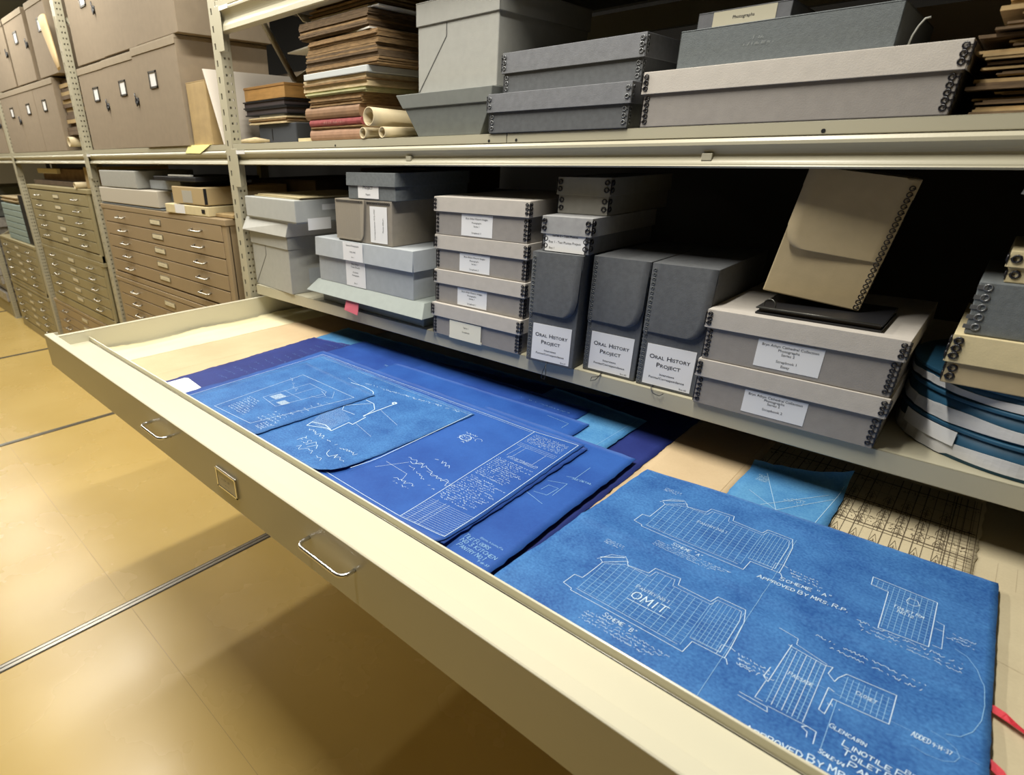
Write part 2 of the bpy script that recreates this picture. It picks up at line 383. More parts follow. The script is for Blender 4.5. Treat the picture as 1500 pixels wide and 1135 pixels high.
for xa, xb in ((-1.378, -1.217), (-.700, -.577)):
    z = .905 if xa < -1 else .903
    xa2, xb2 = (-1.273, -1.168) if xa < -1 else (-.652, -.539)
    z = .941
    pts = []
    def arc(cx, cy, a0, a1, r, n=5): return [(cx+r*math.cos(a0+(a1-a0)*i/n), cy+r*math.sin(a0+(a1-a0)*i/n)) for i in range(n+1)]
    out = [(xa2, -.738)] + arc(xa2+.014, -.751, PI, 1.5*PI, .014) + arc(xb2-.014, -.751, 1.5*PI, 2*PI, .014) + [(xb2, -.738)]
    MB().tube([(p[0]+2.03, p[1], z) for p in out], .0033, seg=10).build('handle', m_steel, drawer)
hb = MB(); cbx(hb, -.957, -.881, -.7425, -.7395, .908, .951)
hb.build('label_holder', m_dsteel, drawer, bev=.001)
hb = MB(); cbx(hb, -.957, -.881, -.7448, -.7425, .948, .951); cbx(hb, -.957, -.953, -.7440, -.7425, .908, .95); cbx(hb, -.885, -.881, -.7440, -.7425, .908, .95); cbx(hb, -.957, -.881, -.7440, -.7425, .908, .911)
hb.build('label_frame', m_steel, drawer)
lb = MB(); cbx(lb, -.952, -.886, -.7432, -.7424, .912, .947)
scrib(lb, -.935+2.03, -.905+2.03, .930, .006, -.7438, 1, seed=3); scrib(lb, -.930+2.03, -.908+2.03, .921, .002, -.7438, 1, seed=4)
lb.build('drawer_label', [mat('cream_label', (.9, .86, .7), .6), m_ink], drawer)

# ------------------------------------------------------------------ archive boxes
def edge_rings(mb, x, z0, z1, side, yoff=0, R=.0031, r=.0012, pitch=.0088, d=.3, ys=1):
    """column of hooked rings wrapped around a front corner: on the front face and on the side face"""
    n = max(1, int((z1-z0-.004)/pitch))
    if R > .004: r = .0017; R = .0047
    for i in range(n):
        z = z0+.004+(i+.5)*(z1-z0-.006)/n
        mb.ring((x-side*(R+.0042), yoff-.0006, z), (0, 1, 0), R, r)
        mb.ring((x+side*.0006, yoff+R+.0042, z), (1, 0, 0), R, r)
        mb.box(x-side*.0046-.0026, x-side*.0046+.0038, yoff-.0012, yoff+.0002, z-.0007, z+.0007)
        mb.box(x-.001, x+.001, yoff-.0006, yoff+.0046, z-.0007, z+.0007)
    mb.box(min(x, x+side*.0009), max(x, x+side*.0009)+.0001, yoff-.0009, yoff+.003, z0+.003, z1-.003)
def lid_box(label, x, y, z, wd, dp, h, lidh, mbody, mlid, rz=0, rings=None, lip=.0035, cat='box', name='archive_box', group=None, lidtop=None, R=.0031, pitch=.0088, bow=.0015):
    o = thing(name, label, cat, (x, y, z), rz, group)
    hb = h-lidh
    MB().box(0, wd, 0, dp, 0, h-.004).build('box_body', mbody, o, bev=.0015)
    L = lip
    mb = MB()
    # lid: a shallow tray, open below, with the front panel bowed a little outwards
    mb.box(-L, wd+L, -L, dp+L, h-.003, h)
    t = .002
    def panel(pa, pb, n):   # front/back style panel leaning outwards at its lower edge
        (xa, ya), (xb, yb) = pa, pb
        k = bow
        mb.hexa([(xa+n[0]*k, ya+n[1]*k, hb), (xb+n[0]*k, yb+n[1]*k, hb), (xb+n[0]*(k-t), yb+n[1]*(k-t), hb), (xa+n[0]*(k-t), ya+n[1]*(k-t), hb)],
                [(xa, ya, h-.0005), (xb, yb, h-.0005), (xb-n[0]*t, yb-n[1]*t, h-.0005), (xa-n[0]*t, ya-n[1]*t, h-.0005)])
    panel((-L, -L), (wd+L, -L), (0, -1)); panel((wd+L, -L), (wd+L, dp+L), (1, 0)); panel((wd+L, dp+L), (-L, dp+L), (0, 1)); panel((-L, dp+L), (-L, -L), (-1, 0))
    MB_l = mb.build('lid', mlid, o, bev=.0008)
    if rings:
        for sx, sd in ((0, -1), (wd, 1)):
            rb = MB(); edge_rings(rb, sx, 0.001, hb-.001, sd, 0, R=R, pitch=pitch); rb.build('metal_edge', rings, o)
        for sx, sd in ((-L-.001, -1), (wd+L+.001, 1)):
            rl = MB(); edge_rings(rl, sx, hb+.001, h-.001, sd, -L-.0015, R=R, pitch=pitch); rl.build('metal_edge', rings, MB_l)
    return o

# stack C: four warm grey boxes with white labels
G = 'labelled warm grey boxes stacked beside the history cases'
zs = [1.0374, 1.126, 1.2155, 1.3055, 1.400]
labs = ['warm grey box, lowest of the stack of four, cream card tucked in its front',
        'warm grey box directly above the one with the cream card tucked in its front',
        'warm grey box, second from the top of the four-box stack',
        'warm grey box at the very top of the four-box stack left of the history cases']
xo = [-1.066, -1.065, -1.066, -1.067]
for i in range(4):
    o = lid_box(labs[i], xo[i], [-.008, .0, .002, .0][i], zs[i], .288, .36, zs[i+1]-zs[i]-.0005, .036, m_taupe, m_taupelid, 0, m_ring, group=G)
    if i:
        lx = [.0, .078, .082, .088][i]
        label_part(o, lx, lx+.098, .004, .050 if i < 3 else .056, [('Bryn Athyn Historic Images', .5, .76, .0062), ('Photographs', .5, .58, .006), ('Series 1', .5, .42, .006), ('Scrapbook %d' % i, .5, .12, .006)], 0)
    else:
        mb = MB().prism([(.062, .0), (.168, .0), (.170, .004), (.170, .050), (.062, .050)], 'y', -.003, -.0022); mb.box(.06, .172, -.0022, .0002, -.0, .006)
        add_text(mb, 'Series 1', .12, .034, .006, 1, -.0034); add_text(mb, 'Scrapbook', .12, .022, .006, 1, -.0034)
        mb.build('label', [mat('cream_card', (.82, .78, .62), .6), m_ink], o)
# stack F: two boxes, the upper one used as a tray for a binder
G = 'scrapbook boxes with white labels'
for i, (z, h, s, l) in enumerate(((1.0374, .0921, '2', 'lower of two wide warm grey boxes with black riveted corners, labelled Scrapbook 2'), (1.130, .097, '1', 'upper of two wide warm grey boxes, labelled Scrapbook 1, black binder on it'))):
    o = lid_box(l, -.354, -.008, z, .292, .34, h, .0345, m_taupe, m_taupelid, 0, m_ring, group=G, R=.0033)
    ls = [('Bryn Athyn Cathedral Collection', .5, .80, .0066), ('Photographs', .5, .66, .0066), ('Series 2', .5, .52, .0066), ('Scrapbook '+s, .5, .26, .0066)]
    if i: ls.append(('Essay', .5, .10, .0066))
    label_part(o, .088+i*.002, .190+i*.002, .008, .052+i*.006, ls, 0)
# binder on top
b = thing('ring_binder', 'black ring binder lying open-spined on the upper scrapbook box', 'binder', (-.285, .01, 1.2275), 0)
MB().box(0, .185, 0, .15, 0, .0035).build('cover', m_black, b, bev=.001)
MB().box(.004, .181, .006, .15, .0035, .010).build('pages', mat('dark_pages', (.05, .04, .03), .8), b)
MB().hexa([(0, -.002, .010), (.185, -.002, .010), (.185, .15, .010), (0, .15, .010)], [(0, -.002, .0125), (.185, -.002, .0125), (.185, .15, .0135), (0, .15, .0135)]).build('cover', m_black, b, bev=.001)
rb = MB()
rb.ring((.018, .012, .016), (.3, 1, 0), .010, .0012, seg=14)
rb.build('ring', mat('dark_steel', (.10, .10, .09), .4, .8), b)
MB().tube([(.003, -.001, .0125), (.182, -.001, .0125)], .0011).build('spine_edge', mat('dark_steel', (.10, .10, .09), .4, .8), b)

# document cases
def doc_case(label, x, y, z, wd, dp, h, rz, m, mflap, rings, flap_drop, seed=0, flap_left=0, string=None, rot=None, group=None, ring_side=-1, R=.0028, tilt=.006, corner='r'):
    o = thing('document_case', label, 'document case', (x, y, z), rz, group, rot)
    MB().box(0, wd, .001, dp, 0, h-.002).build('case_body', m, o, bev=.002)
    # hinged lid with its long rounded flap hanging down the front, standing slightly off it
    t = .002; r = .030
    z0 = h-flap_drop
    pts = []
    if corner == 'r':
        pts = [(0, h), (0, z0+.004), (wd-r-.004, z0-.004)]
        for i in range(7): a = -PI/2+i*PI/12; pts.append((wd-.006-r+r*math.cos(a), z0-.004+r+r*math.sin(a)))
        pts += [(wd, h)]
    else:
        pts = [(0, h), ] 
        for i in range(7): a = PI+i*PI/12; pts.append((.006+r+r*math.cos(a), z0+r+r*math.sin(a)))
        pts += [(wd, z0), (wd, h)]
    mb = MB()
    def yo(p): 
        u = (h-p[1])/flap_drop; return -.0015 - tilt*math.sin(min(1, u)*PI*.55)*((p[0]/wd) if corner == 'r' else (1-p[0]/wd))
    # fan-triangulated curved flap, two-sided with thickness
    nx = 8; nz = 10
    def outline_x(z):   # x-range at height z
        lo, hi = 0, wd
        if z < z0+r:
            d = r-(z-z0); d = min(r, max(0, d)); cut = r-math.sqrt(max(0, r*r-d*d))
            if corner == 'r': hi = wd-.003-cut
            else: lo = .003+cut
        return lo, hi
    rows = []
    for j in range(nz+1):
        zz = h-flap_drop*(1-(1-j/nz)**1.6) if False else h-flap_drop*math.sin(j/nz*PI/2)
        lo, hi = outline_x(zz); rows.append([(lo+(hi-lo)*i/nx, zz) for i in range(nx+1)])
    n = len(mb.v)
    for R_ in rows:
        for p in R_: y = yo(p); mb.v.append((p[0], y, p[1]))
    n2 = len(mb.v)
    for R_ in rows:
        for p in R_: y = yo(p); mb.v.append((p[0], y+t*.7, p[1]))
    W_ = nx+1
    def F(*q): mb.f.append(q); mb.m.append(0); mb.sm.append(True)
    for j in range(nz):
        for i in range(nx):
            a = n+j*W_+i; F(a, a+W_, a+W_+1, a+1); a += n2-n; F(a, a+1, a+W_+1, a+W_)
    for j in range(nz):
        for i0 in (0, nx):
            a = n+j*W_+i0; bq = a+W_; q = (a, bq, bq+n2-n, a+n2-n); F(*(q if i0 else q[::-1]))
    for i in range(nx): a = n+nz*W_+i; F(a, a+n2-n, a+1+n2-n, a+1)
    mb.box(0, wd, -.0015, dp+.001, h-.002, h)
    mb.box(-.001, .0005, 0, dp, h-.03, h); mb.box(wd-.0005, wd+.001, 0, dp, h-.03, h)
    lid = mb.build('lid_flap', mflap, o)
    if rings:
        rb = MB(); rl = MB()
        xs = 0 if ring_side < 0 else wd
        pitch = .0092
        k = 0; zz = .006
        while zz < h-.006:
            side = ring_side
            if zz < z0-.004: tgt, yy = rb, .0008
            else: tgt, yy = rl, -.0022
            tgt.ring((xs-side*(.0064), yy, zz), (0, 1, 0), R, .0008)
            tgt.ring((xs+side*.0008, .0075, zz), (1, 0, 0), R, .0008)
            tgt.box(xs-side*.0038-.0022, xs-side*.0038+.0022, yy-.0006, yy+.0006, zz-.0006, zz+.0006)
            zz += pitch
        rb.build('metal_edge', rings, o); rl.build('metal_edge', rings, lid)
    return o
G = 'grey history document cases'
m_dgring = mat('dark_grey_edge_metal', (.15, .16, .165), .4, .5)
cases = [(-.747, -.020, 3.5, .122, 'dark grey document case labelled Oral History Project, leftmost of three, small box on its top'),
         (-.612, .012, .5, .1235, 'dark grey document case labelled Oral History Project, middle one of the three'),
         (-.4825, .010, 1.0, .1235, 'dark grey document case labelled Oral History Project, rightmost of three, beside the scrapbook boxes')]
for i, (x, y, a, wd, l) in enumerate(cases):
    o = doc_case(l, x, y, 1.0374, wd, .31, .258, math.radians(a), m_grey, m_grey, m_dgring, .140, group=G)
    label_part(o, .014, .113, .006, .094, [('Oral History', .5, .66, .0128, 1.12, .012, True), ('Project', .5, .47, .0128, 1.2, .012, True), ('Interviews', .5, .27, .0062, 1.2, .01), ('Forms/Correspondence', .5, .17, .0066, 1.15, .01), ('Box #%d' % (i+1), .86, .03, .005)], 0.0008)
    # string tie lying over the shelf lip
    sb = MB()
    sx = .058
    if i == 0: pts = [(sx, .002, .004), (sx+.001, -.006, .0), (sx-.004, -.010, -.018), (sx-.006, -.010, -.034), (sx+.002, -.009, -.036), (sx+.004, -.009, -.020), (sx+.001, -.006, -.002)]
    elif i == 1: pts = [(sx-.01, .002, .003), (sx-.006, -.016, .0), (sx-.012, -.020, -.010), (sx-.024, -.020, -.016), (sx-.022, -.020, -.006), (sx-.010, -.020, -.002), (sx-.003, -.012, .001)]
    else: pts = [(sx-.02, .001, .004), (sx-.018, -.013, .003), (sx-.010, -.017, -.006), (sx+.003, -.017, -.008), (sx+.010, -.015, -.002)]
    sb.tube(pts, .0009, seg=5).build('string_tie', m_black, o)

# narrow boxes above the cases
def small_lid_box(label, x, y, z, wd, dp, h, lidh, ma, mb_, rings, **k):
    return lid_box(label, x, y, z, wd, dp, h, lidh, ma, mb_, 0, rings, R=.0046, pitch=.0135, lip=.003, **k)
m_dkbox = mat('dim_grey_board', (.24, .23, .20), .7, var=.06, vscale=60)
o = small_lid_box('narrow grey box with black rings and white label, on top of a history case', -.735, -.004, 1.2965, .116, .30, .0755, .038, m_grey2, mat('grey_lid_board', (.30, .30, .30), .65, var=.08, vscale=80), m_ring)
label_part(o, .008, .106, .001, .037, [('Series 2 - Test Photos', .5, .88, .007, 1, .01), ('Box 1 - Test Photos Project', .5, .50, .007), ('Box 1', .18, .15, .006)], -.001)
o = small_lid_box('unlabelled narrow dark grey box with black rings, topmost above the leftmost history case', -.740, .055, 1.3725, .122, .30, .077, .037, m_dkbox, m_dkbox, m_ring)

# stack B
o = thing('archive_box', 'flat green-grey box with a flared lid and a pink tag, under the pale blue-grey box', 'box', (-1.623, .012, 1.0374), math.radians(-1.6))
MB().box(0, .50, .012, .40, 0, .060).build('box_body', m_green, o, bev=.002)
MB().hexa([(-.04, -.030, .036), (.535, -.030, .036), (.535, .42, .036), (-.04, .42, .036)], [(-.006, .0, .075), (.515, .0, .075), (.515, .40, .075), (-.006, .40, .075)]).build('lid', mat('pale_green_grey_board', (.30, .335, .315), .65, var=.04, vscale=40), o, bev=.0015)
MB().hexa([(.175, -.0305, .002), (.243, -.0305, -.004), (.243, -.0290, -.004), (.175, -.0290, .002)], [(.178, -.0215, .036), (.243, -.0225, .036), (.243, -.020, .036), (.178, -.020, .036)]).build('pink_tag', m_pink, o)
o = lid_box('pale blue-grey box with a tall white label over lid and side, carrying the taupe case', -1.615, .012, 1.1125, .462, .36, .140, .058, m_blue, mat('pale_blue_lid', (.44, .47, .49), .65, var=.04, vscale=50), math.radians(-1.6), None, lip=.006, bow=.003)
label_part(o, .150, .248, -.0+.002, .080, [('Bryn Athyn', .5, .86, .008), ('Town Church', .5, .74, .008), ('Archives', .5, .54, .008), ('Photographs', .5, .42, .007), ('Box 1', .5, .10, .007)], -.001, name='label')
label_part(o, .150, .248, .083, .138, [('General Photographs', .5, .8, .0075), ('1930-1940', .5, .45, .007), ('Box 1', .5, .18, .006)], -.009, name='label')
o = thing('document_case', 'taupe document case lying on its side on the pale blue-grey box', 'document case', (-1.500, .010, 1.2535), math.radians(-1.6))
m_tp = mat('taupe_board', (.27, .24, .195), .75, var=.05, vscale=60, bump=.15, bscale=500)
MB().box(0, .258, .002, .32, 0, .124).build('case_body', m_tp, o, bev=.0015)
fl = MB().prism([(.0, .124), (.0, .006)] + [(.110+.022*math.sin(a*PI/12), .006+.022-.022*math.cos(a*PI/12)) for a in range(7)] + [(.142, .124)], 'y', -.0045, -.001)
for k in range(22): fl.box(.003+k*.0055, .0036+k*.0055, -.0049, -.0044, .012, .112, 1)
fl.build('lid_flap', [mat('taupe_flap', (.33, .29, .225), .75), m_tp], o)
rb = MB()
for k in range(14): rb.ring((.008+k*.0095, -.0050, .1175), (0, 1, 0), .0034, .0009)
for k in range(11): rb.ring((.152+k*.0095, .0008, .1165), (0, 1, 0), .0034, .0009)
rb.build('metal_edge', m_ring, o)
label_part(o, .162, .238, .006, .108, [('Correspondence 1912-1920', .30, .5, .0075), ('Photo Album', .80, .5, .0075)], 0.001, rotq=True)
o = lid_box('small slate grey box with a white label reading Project, on top of the taupe case', -1.437, .010, 1.3785, .212, .30, .074, .036, m_slate, m_slate, math.radians(-1.6), None, lip=.0035)
label_part(o, .048, .142, .004, .050, [('Project', .5, .55, .014, 1, .015, True), ('Papers', .5, .18, .008)], -.001)

# stack A at the left end of the lower shelf
def fold_carton(o, wd, h, m, dp=.38, line=True, mlid=None, lidh=.045, lip=.004):
    mb = MB().box(0, wd, 0, dp, 0, h-.004)
    body = mb.build('box_body', [m, m_gink], o, bev=.002)
    if line:
        lb = MB()
        P = [(.003, .003), (wd*.38, h*.60), (wd*.38, h-lidh-.002)]
        for (a, b_) in zip(P, P[1:]):
            d = Vector((b_[0]-a[0], b_[1]-a[1])); n = Vector((-d.y, d.x)).normalized()*.0011
            lb.hexa([(a[0]+n.x, -.0008, a[1]+n.y), (a[0]-n.x, -.0008, a[1]-n.y), (a[0]-n.x, .001, a[1]-n.y), (a[0]+n.x, .001, a[1]+n.y)],
                    [(b_[0]+n.x, -.0008, b_[1]+n.y), (b_[0]-n.x, -.0008, b_[1]-n.y), (b_[0]-n.x, .001, b_[1]-n.y), (b_[0]+n.x, .001, b_[1]+n.y)])
        lb.build('fold_seam', mat('seam_dark_line', (.09, .09, .085), .9), o)  # thin dark line drawn along the carton's fold
    L = lip
    mb = MB(); mb.box(-L, wd+L, -L, dp+L, h-.003, h)
    for q in ((-L, wd+L, -L, -L+.003), (-L, wd+L, dp+L-.003, dp+L), (-L, -L+.003, -L, dp+L), (wd+L-.003, wd+L, -L, dp+L)): mb.box(*q, h-lidh, h-.003)
    mb.build('lid', mlid or m, o, bev=.0012)
o = thing('storage_carton', 'pale grey folded storage carton standing at the left end of the lower shelf', 'box', (-2.050, .016, 1.0374), math.radians(-5))
fold_carton(o, .285, .203, m_pale)
label_part(o, .0, .05, .0, .01, [], .1) if False else None
lo_ = MB().box(.0, .0006, 0, .09, 0, .055); l_ = lo_.build('label', m_blue, o, loc=(.2855, .075, .03))
o = thing('storage_carton', 'shallow pale grey tray box with flared rim, above the folded storage carton', 'box', (-2.052, .014, 1.2405), math.radians(-5))
MB().hexa([(.0, .004, 0), (.288, .004, 0), (.288, .38, 0), (.0, .38, 0)], [(.0, .0, .049), (.31, .0, .049), (.31, .38, .049), (.0, .38, .049)]).build('box_body', m_pale, o, bev=.0015)
MB().hexa([(-.020, -.022, .004), (.298, -.010, .0), (.298, .385, .0), (-.020, .385, .004)], [(-.014, -.002, .049), (.312, -.002, .049), (.312, .385, .049), (-.014, .385, .049)]).build('lid', mat('pale_grey_lid', (.50, .50, .465), .7, var=.03, vscale=40), o, bev=.001)
o = thing('storage_carton', 'square-edged pale blue-grey box topmost of the stack at the left upright, tan folders on it', 'box', (-2.035, .004, 1.290), math.radians(-5))
MB().box(0, .365, 0, .36, 0, .060).build('box_body', m_blue, o, bev=.002)
MB().box(-.004, .369, -.004, .364, .004, .075).build('lid', mat('pale_lid', (.42, .43, .41), .7, var=.03, vscale=40), o, bev=.003)
lb = MB().box(.3690, .3696, .10, .22, .040, .058).build('label', m_label, o); lb2 = MB().box(.3700, .3706, .04, .13, -.022, .016).build('label', m_label, o)
for k in range(2):
    o = MB().hexa([(0, 0, 0), (.33, 0, 0), (.33, .34, 0), (0, .34, 0)], [(.0, .0, .0035), (.33, 0, .0035), (.33, .34, .0035), (0, .34, .0035)]).build('file_folder', [mat('tan_folder', (.50, .42, .24), .7)], None, bev=.0008, loc=(-2.005+k*.012, .022+k*.008, 1.3655+k*.0042))
    o.rotation_euler.z = math.radians(-5-k*2)
    tag(o, ['lower of two tan folders on the topmost pale box at the left upright', 'upper of two tan folders on the topmost pale box at the left upright'][k], 'folder', 'tan folders')

# tilted tan case on the binder
o = doc_case('tan document case with black ringed edge, tilted, standing on the binder under the beam', -.291, .050, 1.2625, .150, .12, .213, 0, m_tan, m_tan, m_ring, .131, rot=(0, math.radians(7.5), math.radians(9)), ring_side=1, R=.0036, corner='l', tilt=.010)

# drums, with boxes on them, right end
def drum(label, z, h, c, lift=0):
    o = thing('round_canister', label, 'canister', (c[0], c[1], z), 0, 'round canisters with teal and white bands')
    R_ = .189; o_ = o
    MB().cyl((0, 0), R_-.0035, 0, h-.004, 0, 96).build('canister_body', m_navy, o)
    mb = MB()
    # white paper wrap with wavy upper edge, slightly proud of the body
    n = 120; a0, a1 = -PI*.98, PI*.98
    prev = None
    for i in range(n+1):
        a = a0+(a1-a0)*i/n; zl = .003 + .0015*math.sin(5*a+z*90); zh = h*.50+.002*math.sin(7*a+z*50)
        if lift: zl = .002 if a < -2.2 or a > 1 else .006; 
        rr = R_-.0012+.0010*math.sin(23*a+3*math.sin(5*a))
        cur = [(rr*math.cos(a), rr*math.sin(a), zl), (rr*math.cos(a), rr*math.sin(a), zh), ((rr-.001)*math.cos(a), (rr-.001)*math.sin(a), zh), ((rr-.001)*math.cos(a), (rr-.001)*math.sin(a), zl)]
        if prev:
            mb.hexa([prev[0], cur[0], cur[3], prev[3]], [prev[1], cur[1], cur[2], prev[2]])
        prev = cur
    mb.build('paper_band', m_wcloth, o)
    MB().cyl((0, 0), R_, h-.006, h, 0, 96).build('lid', m_navy, o, bev=.001)
    return o
zc = [1.037, 1.090, 1.137, 1.160]
d1 = drum('bottom round canister of the stack, teal with white paper band and label', 1.0374, .0526, (.131, .2), 1)
d2 = drum('middle round canister of the stack, teal and white, under the thin top one', 1.0905, .046, (.130, .203))
d3 = drum('top round canister of the stack, directly under the cream box', 1.137, .028, (.128, .206))
lb = MB()
for i in range(14):
    a = math.radians(206+i*2.3); b_ = math.radians(206+(i+1)*2.3); rr = .1905
    lb.hexa([(rr*math.cos(a), rr*math.sin(a), .022), (rr*math.cos(b_), rr*math.sin(b_), .022), ((rr-.001)*math.cos(b_), (rr-.001)*math.sin(b_), .022), ((rr-.001)*math.cos(a), (rr-.001)*math.sin(a), .022)],
            [(rr*math.cos(a), rr*math.sin(a), .046), (rr*math.cos(b_), rr*math.sin(b_), .046), ((rr-.001)*math.cos(b_), (rr-.001)*math.sin(b_), .046), ((rr-.001)*math.cos(a), (rr-.001)*math.sin(a), .046)])
lb.build('label', m_label, d1)
o = lid_box('cream box with large black corner rings resting on the round canisters', -.012, .018, 1.1655, .34, .26, .077, .043, m_tan, m_cream, 0, m_ring, R=.0042, pitch=.0115)
o = thing('archive_box', 'charcoal grey box with grey corner rings between the two cream boxes at right', 'box', (-.006, .022, 1.243), 0)
MB().hexa([(0, 0, 0), (.32, 0, 0), (.32, .25, 0), (0, .25, 0)], [(-.004, 0, .078), (.32, 0, .078), (.32, .25, .078), (-.004, .25, .078)]).build('box_body', m_slate, o, bev=.002)
rb = MB()
for i in range(5): z = .012+i*.0145; rb.ring((.010-.0006*i, -.0008, z), (0, 1, 0), .0046, .0012, seg=12); rb.box(-.004, .007, -.0014, .0002, z-.003, z+.003)
rb.build('metal_edge', m_gring, o)
o = lid_box('small cream box with black corner rings, on the charcoal box at right edge', .014, .030, 1.3215, .28, .20, .044, .022, m_cream, m_cream, 0, m_ring, R=.0046, pitch=.0135)
o = MB().box(0, .036, 0, .02, 0, .010).build('paper_sheet', m_white, None, loc=(-.004, .06, 1.4355)); o.rotation_euler = (0, .22, 0)
o.location.z = 1.447
o2 = MB().box(0, .22, 0, .18, 0, .068).build('archive_box', m_slate, None, bev=.002, loc=(.04, .05, 1.366)); tag(o2, 'dark box in shade on the small cream box at the right edge', 'box')
tag(o, 'small strip of white paper sticking out high at the right edge', 'paper')
o.location = (-.003, .06, 1.4385)

# ------------------------------------------------------------------ middle shelf, main bay
Z2 = 1.5405
o = thing('storage_carton', 'dark green-grey carton with sloping sides under the big pale carton', 'box', (-1.150, .02, Z2), 0)
MB().hexa([(0, 0, 0), (.205, 0, 0), (.205, .36, 0), (0, .36, 0)], [(-.046, -.004, .068), (.236, -.004, .068), (.236, .37, .068), (-.046, .37, .068)]).build('box_body', m_dkgreen, o, bev=.0015)
MB().hexa([(-.049, -.008, .067), (.239, -.008, .067), (.239, .373, .067), (-.049, .373, .067)], [(-.072, -.010, .099), (.243, -.010, .099), (.243, .38, .099), (-.072, .38, .099)]).build('lid', mat('green_grey_lid', (.17, .18, .165), .7, var=.06, vscale=40), o, bev=.0015)
o = thing('storage_carton', 'big pale grey folded carton with a diagonal fold line, on the dark sloping carton', 'box', (-1.170, .042, Z2+.1), 0)
fold_carton(o, .250, .195, m_pale, lidh=.049)
GH = 'grey flat boxes with grey corner rings'
lid_box('lower of two flat mid-grey boxes on the middle shelf, standing on the shelf edge', -.900, -.004, Z2, .330, .30, .0790, .037, m_grey, m_grey2, 0, m_gring, group=GH, R=.0036, pitch=.011)
lid_box('upper of two flat mid-grey boxes on the middle shelf', -.890, .030, Z2+.0800, .320, .29, .0800, .040, m_grey, m_grey2, 0, m_gring, group=GH, R=.0036, pitch=.011)
o = lid_box('long pale warm grey box with black ringed corners on the middle shelf', -.545, .0, Z2, .440, .34, .0905, .036, m_taupe, m_taupelid, 0, m_ring, R=.0036, pitch=.0082)
o = lid_box('plain blue-grey slate box with an embossed mark on its front, on the long pale box', -.500, .020, Z2+.091, .309, .30, .0590, .0575, m_slate, mat('slate_face', (.11, .125, .13), .62, var=.1, vscale=150, bump=.25, bscale=700), 0, None, lip=.001, bow=.0)
mb = MB(); scrib(mb, .105, .150, .026, .0045, -.0022, 0, th=.0008, step=.003, seed=9); scrib(mb, .118, .134, .034, .005, -.0022, 0, th=.0008, step=.003, seed=2)
mb.build('embossed_mark', mat('emboss', (.27, .29, .29), .5), o)
o = MB().tube([(0, 0, .002), (.002, 0, .014), (.006, .0, .025), (.011, 0, .033), (.017, 0, .034)], .0013, seg=6).build('card_divider', mat('dim_white', (.35, .36, .33), .6), None, loc=(-.176, .03, Z2+.0915)); tag(o, 'thin curved pale card edge beside the slate box', 'card')
o = lid_box('flat grey box with a cream label reading Photographs, on top of the slate box', -.507, .10, Z2+.151, .150, .20, .036, .034, m_grey2, m_grey2, 0, None, lip=.001, bow=0)
label_part(o, .026, .128, .004, .034, [('Photographs', .5, .55, .007, 1, .01)], -.0015, mats=[mat('cream_lab', (.60, .56, .42), .6), m_ink])
o = lid_box('dim tan box with black rings far back on the middle shelf, behind the slate box', -.27, .50, Z2, .23, .25, .21, .10, m_kraft, m_kraft, 0, m_ring, R=.005, pitch=.016)

# old paper bundles
def bundle(label, x0, x1, y0, y1, z0, z1, m, cat='paper bundle', name='paper_bundle', group=None, jit=.004, layers=None, seed=1, rz=0, droop=0, mats=None):
    rnd = random.Random(seed); L = layers or max(2, int((z1-z0)/.0045))
    mb = MB(); wd, dp = x1-x0, y1-y0; hh = (z1-z0)/L
    for k in range(L):
        j = [rnd.uniform(-jit, jit) for _ in range(4)]; nx = 7
        zk = k*hh; mk = rnd.choice([0, 0, 1]) if mats else 0
        for i in range(nx):
            a, b_ = i/nx, (i+1)/nx
            xa, xb = j[0]+(wd+j[1]-j[0])*a, j[0]+(wd+j[1]-j[0])*b_
            wa = .0012*math.sin(a*9+seed+k*.3) ; wb = .0012*math.sin(b_*9+seed+k*.3)
            da, db = -droop*(1-a)**3, -droop*(1-b_)**3
            mb.hexa([(xa, j[2]+wa, zk+da), (xb, j[2]+wb, zk+db), (xb, dp+j[3], zk+db), (xa, dp+j[3], zk+da)],
                    [(xa, j[2]+wa, zk+hh*.95+da), (xb, j[2]+wb, zk+hh*.95+db), (xb, dp+j[3], zk+hh*.95+db), (xa, dp+j[3], zk+hh*.95+da)], mk)
    o = mb.build(name, mats or m, None, loc=(x0, y0, z0)); o.rotation_euler.z = rz
    return tag(o, label, cat, group)
def book(label, x0, x1, y0, y1, z0, z1, m, rz=0, pages=None):
    o = thing('ledger_book', label, 'book', (x0, y0, z0), rz); wd, dp, h = x1-x0, y1-y0, z1-z0
    sp = [(.012, 0), (.003, .001), (-.002, h*.5), (.003, h-.001), (.012, h)]
    n = 6; P = [(0.008*(1-math.sin(PI*i/n)), h*(1-math.cos(PI*i/n))/2) for i in range(n+1)]
    MB().prism([(p[0], p[1]) for p in P]+[(.03, h), (.03, 0)], 'x', 0, wd).build('spine', m, o)
    MB().box(0, wd, .02, dp, 0, .0025).build('cover', m, o); MB().box(0, wd, .02, dp, h-.0025, h).build('cover', m, o)
    MB().box(.004, wd-.003, .028, dp-.006, .0025, h-.0025).build('pages', pages or m_old2, o)
    return o
G = 'old ledgers and paper bundles stacked beside the rolled drawings'
m_brn = mat('brown_leather', (.26, .15, .08), .7, var=.15, vscale=40); m_pk = mat('pinkish_brown_cloth', (.36, .21, .13), .8, var=.1, vscale=50)
book('tan cloth ledger at the bottom of the tall stack of old papers', -1.625, -1.375, .02, .32, Z2, 1.571, m_pk)
bundle('thin brown bundle between tan ledger and red book', -1.62, -1.37, .025, .3, 1.5715, 1.5785, m_old, group=G, seed=3, layers=2)
o = book('faded red book with pale lettering on its spine, in the tall stack', -1.622, -1.375, .018, .3, 1.579, 1.599, m_red)
